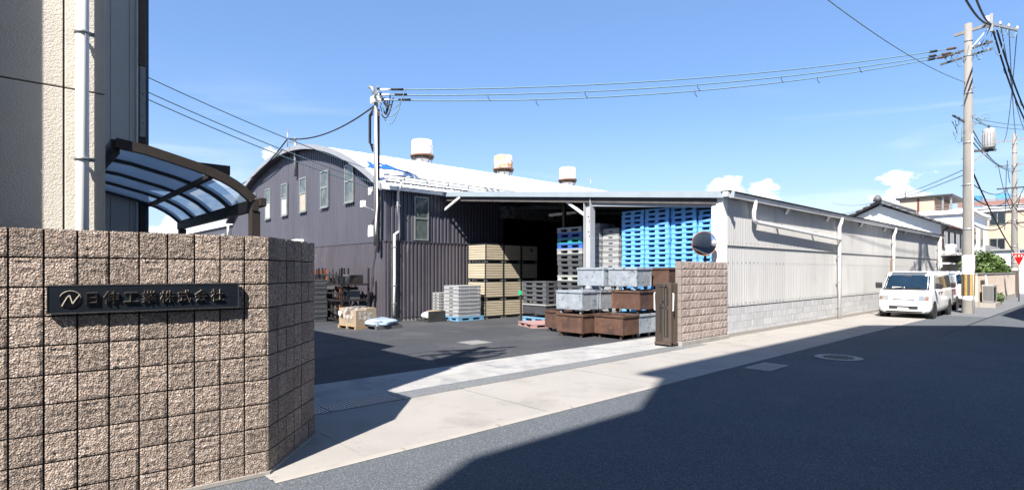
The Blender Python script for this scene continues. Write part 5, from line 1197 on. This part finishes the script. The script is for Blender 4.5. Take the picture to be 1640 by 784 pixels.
        for x in (Lc / 2 - .62, -Lc / 2 + .62):
            wr = .29 * H / 1.7
            y = sgn * (Wd / 2 - .10)
            Mx = Matrix.Translation((x, y, wr)) @ Matrix.Rotation(R(90), 4, 'X')
            tr_ = MB().lathe([(.17, -.10), (wr - .03, -.10), (wr, -.07), (wr, .07), (wr - .03, .10), (.17, .10)], 24, m_black); tr_.v = [tuple(Mx @ Vector(p)) for p in tr_.v]; wo_ = tr_.build('wheel', t)
            rm = MB().lathe([(.0, sgn * -.085), (.10, sgn * -.08), (.17, sgn * -.095), (.18, sgn * -.06)], 20, m_alloy); rm.v = [tuple(Mx @ Vector(p)) for p in rm.v]; rm.build('rim', wo_)
            ar_ = MB(); ar_.lathe([(wr + .055, -.115), (wr + .055, .115), (wr + .02, .115)], 24, m_trim); ar_.add([((wr + .055) * math.cos(2 * math.pi * k / 24), (wr + .055) * math.sin(2 * math.pi * k / 24), -sgn * .108) for k in range(24)], [tuple(range(24))], m_trim)
            ar_.v = [tuple(Mx @ Vector(p)) for p in ar_.v]; ar_.build('wheel_arch', t)
    front_panel(zb + .1, zb + .78 * (H - zb), -.86, .86, m_cglass, 'rear_window', t, .012, 3, 8, True)
    for y0, y1 in ((-.97, -.80), (.80, .97)): front_panel(.62 * H / 1.7, 1.0 * H / 1.7, y0, y1, m_tail, 'tail_light', t, .012, 2, 3, True)
    front_panel(.22 * H / 1.7, .45 * H / 1.7, -.95, .95, m_trim if kind != 'van' else paint, 'rear_bumper', t, .03, 2, 8, True)
    MB().box(-Lc / 2 + .3, Lc / 2 - .3, -Wd / 2 + .15, Wd / 2 - .15, .16, .30, m_trim).build('underbody', t)
    return t
vehicle('parked_van', 'white delivery van parked nose toward the camera beside the pale shed', 25.85, 5.16, math.pi, 3.9, 1.60, 1.70, m_carw, 'van')
vehicle('parked_car', 'dark car half hidden between the white delivery van and the white car by the pole', 29.9, 5.42, math.pi, 3.3, 1.45, 1.62, m_cark, 'car')
vehicle('parked_car', 'white car seen from behind, partly hidden by the tall utility pole', 33.8, 5.15, 0, 3.3, 1.46, 1.70, m_carw, 'car')

# ---------------------------------------------------------------- houses and walls at the far right
m_plw = mat('white_plaster', (.74, .74, .73), .85, var=.04, scale=1, stain=((.62, .61, .59), .8, .6, .15, .4)); m_plb = mat('beige_plaster', (.56, .44, .34), .85, var=.06, scale=.6, stain=((.48, .38, .30), .5, .55, .2, .5))
m_tile = mat('grey_roof_tile', (.14, .145, .16), .5, var=.25, scale=2, rnd=.12); m_brown = mat('red_brown_pipe', (.20, .06, .045), .5); m_plg = mat('grey_render', (.42, .42, .42), .85, var=.05)
m_redrail = mat('faded_red_rail', (.34, .19, .16), .6)
hs_ = sthing('tiled_house', 'white gabled house with grey tiled roofs beyond the end of the shed', 'house', 40.6, 6.9)
HWD, HL = 6.2, 8.5
m = MB(); m.prism([(0, 0), (HWD, 0), (HWD, 4.45), (HWD / 2, 5.85), (0, 4.45)], 0, HL, m_plw, 'x'); m.build('wall', hs_)
tm = MB()
for a, b in ((-.45, 4.30), (HWD + .45, 4.30)):
    n = 9
    for k in range(n):
        q0, q1 = k / n, (k + 1) / n
        y0, z0 = a + (HWD / 2 - a) * q0, b + (6.02 - b) * q0; y1, z1 = a + (HWD / 2 - a) * q1, b + (6.02 - b) * q1
        tm.add([(-.45, y0, z0 + .05), (HL + .4, y0, z0 + .05), (HL + .4, y1, z1 + .0), (-.45, y1, z1 + .0), (-.45, y0, z0 - .03), (HL + .4, y0, z0 - .03), (HL + .4, y1, z1 - .05), (-.45, y1, z1 - .05)], [(0, 1, 2, 3), (4, 7, 6, 5), (0, 4, 5, 1), (0, 3, 7, 4)], m_tile)
        tm.tube([(-.46, y0, z0 + .06), (-.46, y1, z1 + .03)], .06, 6, m_tile)
rf = tm.build('roof', hs_)
m = MB(); m.tube([(-.55, HWD / 2, 6.12), (HL + .5, HWD / 2, 6.12)], .13, 8, m_tile); m.build('ridge', rf)
MB().lathe([(0, 0), (.26, 0), (.2, .22), (.08, .36), (0, .38)], 10, m_tile, (-.5, HWD / 2, 6.08)).build('ridge_ornament', rf)
for i in range(4):
    x = .3 + i * 1.9
    w_ = MB().box(x, x + 1.3, -.05, -.002, 3.05, 4.15, m_winframe).build('window', hs_); MB().box(x + .06, x + .62, -.058, -.051, 3.12, 4.08, m_glassdk).build('pane', w_); MB().box(x + .68, x + 1.24, -.058, -.051, 3.12, 4.08, m_glassdk).build('pane', w_)
    MB().box(x + 1.35, x + 1.6, -.05, -.002, 2.9, 4.2, m_plg).build('shutter_box', hs_)
MB().tube([(-.3, -.42, 4.32), (HL, -.42, 4.32)], .06, 6, m_brown).build('gutter', hs_); MB().tube([(-.1, -.40, 4.3), (-.05, -.1, 4.05), (-.05, -.1, 3.0)], .045, 6, m_brown).build('downpipe', hs_)
MB().box(.1, .7, -.62, -.2, 2.72, 3.28, m_white).build('outdoor_unit', hs_); MB().box(-.1, 2.4, -.9, -.01, 2.62, 2.70, m_plg).build('balcony', hs_)
# porch roof with lower tiles and the white porch wall
tm = MB()
for k in range(5):
    y0, z0, y1, z1 = -.02 - k * .42, 2.72 - k * .15, -.44 - k * .42, 2.57 - k * .15
    tm.add([(1.6, y0, z0 + .02), (HL + 1, y0, z0 + .02), (HL + 1, y1, z1 + .06), (1.6, y1, z1 + .06), (1.6, y0, z0 - .05), (HL + 1, y0, z0 - .05), (HL + 1, y1, z1 - .02), (1.6, y1, z1 - .02)], [(0, 3, 2, 1), (4, 5, 6, 7), (0, 4, 7, 3), (3, 7, 6, 2)], m_tile)
    for j in range(22): x = 1.7 + j * .36; tm.tube([(x, y0, z0 + .05), (x, y1, z1 + .07)], .05, 5, m_tile)
tm.build('porch_roof', hs_)
MB().tube([(1.5, -2.2, 1.98), (HL + 1, -2.2, 1.98)], .05, 6, m_brown).build('gutter', hs_); MB().tube([(1.6, -2.2, 1.98), (1.6, -1.9, 1.8), (1.6, -1.9, 0)], .045, 6, m_brown).build('downpipe', hs_)
MB().box(1.7, 1.9, -1.9, -.01, 0, 2.15, m_plw).build('porch_wall', hs_); MB().box(-1.1, 1.5, -.6, -.1, 2.1, 2.2, m_plw).build('canopy', hs_)
d_ = MB().box(3.2, 4.2, -.06, -.003, 0, 2.05, m_bronze).build('door', hs_); MB().box(4.05, 4.12, -.10, -.06, .95, 1.1, m_galv).build('handle', d_)
# low neighbour with a white wall behind the hedge
wn = sthing('white_neighbour_house', 'plain white low building behind the round hedge', 'house', 57, 4.4)
MB().box(0, 9, 0, 2.0, 0, 3.3, m_plw).build('wall', wn); MB().box(-.2, 9.2, -.2, 2.2, 3.31, 3.42, m_plg).build('roof', wn)
w_ = MB().box(2, 3.2, -.05, -.002, 1.2, 2.4, m_winframe).build('window', wn); MB().box(2.06, 3.14, -.058, -.051, 1.26, 2.34, m_glassdk).build('pane', w_)
# beige apartment house far behind
def block_building(name, label, s, v, d, w, h, mt, floors, nb, zf=3.0, rail=m_redrail, roofm=None):
    b = sthing(name, label, 'building', s, v)
    MB().box(0, d, 0, w, 0, h, mt).build('wall', b); MB().box(-.25, d + .25, -.25, w + .25, h + .003, h + .35, roofm or m_plw).build('roof', b)
    wm_ = MB().box(0, 1.4, -.06, -.002, 0, 1.5, m_winframe).mesh('window'); pm_ = MB().box(.07, .66, -.07, -.061, .07, 1.43, m_glassdk).box(.74, 1.33, -.07, -.061, .07, 1.43, m_glassdk).mesh('pane')
    wx = MB().box(-.06, -.002, 0, 1.4, 0, 1.5, m_winframe).mesh('window'); px_ = MB().box(-.07, -.061, .07, .66, .07, 1.43, m_glassdk).box(-.07, -.061, .74, 1.33, .07, 1.43, m_glassdk).mesh('pane')
    for f in range(floors):
        for i in range(nb):
            x = .8 + i * (d - 1.2) / nb; o = inst('window', wm_, b, (x, 0, 1.0 + f * zf)); inst('pane', pm_, o)
        for i in range(max(1, int(w / 4))):
            y = 1.0 + i * 4; o = inst('window', wx, b, (0, y, 1.0 + f * zf)); inst('pane', px_, o)
        if f: MB().box(.3, d - .3, -.9, -.07, f * zf - .15, f * zf, mt).build('balcony_slab', b); MB().box(.3, d - .3, -.93, -.87, f * zf, f * zf + .9, rail).build('balcony_rail', b)
    return b
# long beige block: shows its sunlit flank over the hedge
bb = block_building('apartment_building', 'broad beige apartment building with a red-brown roof railing behind the utility poles', 84, 3.4, 14, 9.3, 8.6, m_plb, 3, 3)
MB().box(-.4, 14.5, -.4, 9.7, 8.96, 9.12, m_plw).build('eaves_slab', bb)
m = MB()
for k in range(9): m.box(-.1, -.05, .2 + k * 1.1, .28 + k * 1.1, 9.122, 9.95, m_redrail)
m.box(-.12, -.04, .1, 9.3, 9.952, 10.03, m_redrail).box(-.09, -.06, .1, 9.3, 9.3, 9.85, m_redrail); m.build('roof_railing', bb)
for i, (y, c) in enumerate(((7.6, (.05, .28, .5)), (5.0, (.1, .35, .55)))): MB().box(3, 5, y, y + 1.2, 9.122, 10.9, mat('blue_tank%d' % i, c, .5)).build('water_tank', bb)
pb_ = sthing('penthouse_block', 'square beige stair block with a dark flat roof standing above the tiled house', 'building', 73, 13.0)
MB().box(0, 8, 0, 3.1, 0, 9.6, m_plb).build('wall', pb_); MB().box(-.3, 8.3, -1.6, 3.4, 9.603, 9.8, m_bronze).build('roof', pb_)
for y in (-1.5, -.8): MB().box(0, .15, y, y + .15, 7.5, 9.6, m_galv).build('post', pb_)
m = MB()
for k in range(4): m.box(.0, .06, -1.5, -.05, 7.6 + k * .35, 7.66 + k * .35, m_redrail)
m.build('railing', pb_); MB().box(-.03, -.003, 1.3, 1.5, 0, 9.6, m_brown).build('downpipe', pb_); MB().box(0, 8, -1.5, -.06, 7.2, 7.5, m_plw).build('terrace', pb_); MB().box(.4, 8, -1.45, -.08, 0, 7.19, m_plb).build('wing', pb_)
MB().tube([(1, 2.8, 9.8), (1, 2.8, 11.5)], .05, 5, m_galv).build('antenna', pb_)
gw_ = block_building('grey_apartment_building', 'pale apartment building with long balcony slabs behind the tiled house', 60, 8.2, 9, 3.3, 6.6, m_plw, 2, 2, 3.0, m_plg, m_plw)
# garden wall, post, hedge, outdoor unit
gw = sthing('garden_wall', 'beige rendered garden wall beside the pavement right of the tall pole', 'wall', 33.6, 4.35)
MB().box(0, 14.6, 0, .15, .28, 1.55, mat('cream_garden_render', (.60, .50, .41), .85, var=.06, scale=1, stain=((.45, .33, .2), 2.5, .64, .05, .6))).build('panel', gw); MB().box(-.02, 14.62, -.04, .18, 0, .28, m_gutter).build('footing', gw); MB().box(-.03, 14.63, -.03, .18, 1.552, 1.61, m_plg).build('coping', gw)
gpst = sthing('gate_post', 'dark grey square gate post at the end of the garden wall', 'post', 48.6, 4.25); MB().box(0, .75, 0, .6, 0, 1.72, m_bronze_lt).build('shaft', gpst); MB().box(-.04, .79, -.04, .64, 1.722, 1.80, m_plg).build('cap', gpst)
ac = sthing('outdoor_unit', 'grey air conditioner outdoor unit on a low plinth against the garden wall', 'air conditioner', 33.9, 3.82)
MB().box(-.1, 1.6, -.1, .5, 0, .22, m_gutter).build('plinth', ac); MB().box(.05, 1.25, .0, .40, .24, 1.05, m_plg).build('casing', ac, bevel=.015)
m = MB()
for k in range(9): m.box(.04, .049, .02 + k * .04, .04 + k * .04, .30, 1.0, m_trim)
m.build('side_grille', ac); m = MB()
for k in range(12): m.box(.12, .85, -.012, -.001, .32 + k * .055, .345 + k * .055, m_trim)
m.build('front_grille', ac); MB().tube([(1.3, .3, .3), (1.45, .35, .8), (1.45, .45, 1.5)], .03, 6, m_pvc).build('pipe', ac)
m_leaf = mat('bright_green_leaf', (.085, .16, .025), .5, var=.35, scale=1.5, stain=((.16, .21, .03), 3, .55, .1, .6)); m_bark = mat('hedge_bark', (.08, .06, .045), .9)
def shrub(label, s, v, z, blobs, nleaf, lsz, seed):
    t = sthing('hedge_shrub', label, 'shrub', s, v); rd = random.Random(seed); m = MB(); vs = []; fs = []
    for _ in range(nleaf):
        bx, by, bz, rx, rz = rd.choice(blobs); u = Vector((rd.gauss(0, 1), rd.gauss(0, 1), rd.gauss(0, 1))).normalized()
        rad = (.55 + .5 * rd.random()) * (1 + .28 * noise.noise(u * 2.5 + Vector((bx, by, seed)))); p = Vector((bx + u.x * rx * rad, by + u.y * rx * rad, bz + u.z * rz * rad))
        a = (u + Vector((rd.uniform(-.9, .9), rd.uniform(-.9, .9), rd.uniform(-.3, .9)))).normalized(); b = a.cross(Vector((rd.random(), rd.random(), rd.random()))).normalized(); l = lsz * rd.uniform(.6, 1.3)
        o = len(vs); c = a.cross(b); vs += [p - b * l, p + c * l * .5 + a * l * .15, p + b * l, p - c * l * .5 + a * l * .15]; fs.append((o, o + 1, o + 2, o + 3))
    m.add(vs, fs, m_leaf); m.build('foliage', t, recalc=False)
    m = MB()
    for bx, by, bz, rx, rz in blobs: m.tube([(bx, by, 0), (bx + .05, by, bz * .5), (bx, by + .08, bz)], [.08, .06, .02], 6, m_bark)
    m.build('trunk', t); return t
shrub('round bright green hedge rising over the beige garden wall', 39.2, 5.15, 0, [(0, 0, 1.8, .7, .55), (1.3, .1, 2.05, .8, .7), (2.7, 0, 2.15, .85, .75), (4.1, .1, 2.1, .8, .7), (5.5, 0, 1.95, .75, .6), (7.2, 0, 1.75, .7, .5), (8.8, 0, 1.7, .65, .45)], 7500, .10, 3)
shrub('small low plant at the foot of the garden wall near the outdoor unit', 37.2, 4.05, 0, [(0, 0, .35, .28, .3), (.8, .05, .25, .22, .22)], 500, .07, 8)
# stop sign
stp = sthing('stop_sign', 'red inverted triangle stop sign with white characters at the right picture edge', 'sign', 42.0, 3.64)
MB().tube([(.05, 0, 0), (.05, 0, 3.05)], .035, 10, m_galv).build('pole', stp)
m_sred = mat('sign_red', (.60, .01, .015), .4); rt = R(-38)
Mz = Matrix.Rotation(rt, 4, 'Z')
def tri(h0, y, mt, sc_=1.0): 
    k = .44 * sc_; c = 2.45
    return [tuple(Mz @ Vector((a, y, c + b))) for a, b in ((-k, k * .62), (k, k * .62), (0, -k * 1.12))]
m = MB(); f = tri(0, -.0, m_white); g = tri(0, .02, m_white); m.add(f + g, [(0, 2, 1), (3, 4, 5), (0, 1, 4, 3), (1, 2, 5, 4), (2, 0, 3, 5)], m_white); m.build('border', stp)
m = MB(); f = tri(0, -.008, m_sred, .93); g = tri(0, -.002, m_sred, .93); m.add(f + g, [(0, 2, 1), (3, 4, 5), (0, 1, 4, 3), (1, 2, 5, 4), (2, 0, 3, 5)], m_sred); m.build('face', stp)
for i, ch_ in enumerate('止まれ'):
    o = glyph(ch_, stp, -.2 + i * .2, 2.57, .17, .009, .012, m_white, flip=False); 
    for vtx in o.data.vertices: vtx.co = Mz @ Vector((vtx.co.x, -vtx.co.y, vtx.co.z))
# ---------------------------------------------------------------- across the street, out of the picture: what throws the long shadows
m_opp = mat('opposite_wall', (.40, .40, .39), .85, var=.05, scale=.5)
def opp(name, label, poly, h, cat='building'):
    o = MB(); n = len(poly); o.add([W(a, b, 0) for a, b in poly] + [W(a, b, h) for a, b in poly], [tuple(range(n)), tuple(range(n, 2 * n))] + [(i, (i + 1) % n, (i + 1) % n + n, i + n) for i in range(n)], m_opp)
    q = thing(name, label, cat, (0, 0, 0)); w = o.build('wall', q); return q
sh_s, sh_v = .833, .391
opp('opposite_low_building', 'grey building across the street at the near end, lower than its neighbour', [(3.1 - 13.9 * sh_s, -1.46), (6.20 - 13.9 * sh_s, -1.46), (6.2 - 13.9 * sh_s, -12), (3.1 - 13.9 * sh_s, -12)], 13.9)
opp('opposite_tall_building', 'taller grey building across the street facing the gateway', [(6.71 - 13.9 * sh_s, -1.0), (19.75 - 16.2 * sh_s, -1.0), (19.75 + 3.0 - 16.2 * sh_s, -1.0 - 2.7), (19.75 + 3.0 - 16.2 * sh_s, -14), (6.71 - 13.9 * sh_s, -14)], 16.0)
MB().add([W(a, b, z) for z in (16.003, 16.2) for a, b in ((5.85 - 13.9 * sh_s, -.98), (19.75 - 16.2 * sh_s, -.98), (22.75 - 16.2 * sh_s, -3.7), (22.75 - 16.2 * sh_s, -14), (5.85 - 13.9 * sh_s, -14))], [(0, 1, 2, 3, 4), (5, 6, 7, 8, 9)] + [(i, (i + 1) % 5, (i + 1) % 5 + 5, i + 5) for i in range(5)], m_opp).build('roof', bpy.data.objects['opposite_tall_building'])
opp('opposite_far_building', 'grey house across the street farther along', [(28.2 - 10 * sh_s, -.95), (28.2 + 26 - 10 * sh_s, -.95), (28.2 + 26 - 10 * sh_s, -10), (25.4 - 10 * sh_s, -2.4 - .6), (25.4 - 10 * sh_s, -1.9)], 10.0)
# roadside pole just left of the frame; its top shadow falls in the yard
np_ = thing('utility_pole', 'utility pole at the kerb just outside the left picture edge', 'utility pole', (-4.85, 2.15, 0), 0.4)
MB().lathe([(.17, 0), (.11, 12), (0, 12.01)], 16, m_conc).build('shaft', np_)
for z in (11.6, 10.9, 8.8): MB().bar((-.9, 0, z), (.9, 0, z), .09, .1, m_galv).build('crossarm', np_)
MB().lathe([(0, 8.9), (.3, 8.9), (.3, 9.8), (0, 9.85)], 16, m_galv, (.5, 0, 0)).build('transformer', np_)
random.seed(9)
for i in range(8): loop(np_, (random.uniform(-1, 1), random.uniform(-.4, .4), 10.9 + random.uniform(-1, .8)), (random.uniform(-1, 1), random.uniform(-.4, .4), 10.9 + random.uniform(-1, .8)), .4, .04, m_wireb)
for i in range(3): span(Vector((-4.85 + (i - 1) * .35, 2.15 - .3 * (i - 1), 11.7 - .3 * (i == 2))), W(-45, 2.6 + .4 * i, 11.2), .5, .016, m_wireb, ['upper', 'middle', 'lower'][i] + ' wire outside the left picture edge leaving the kerb pole')
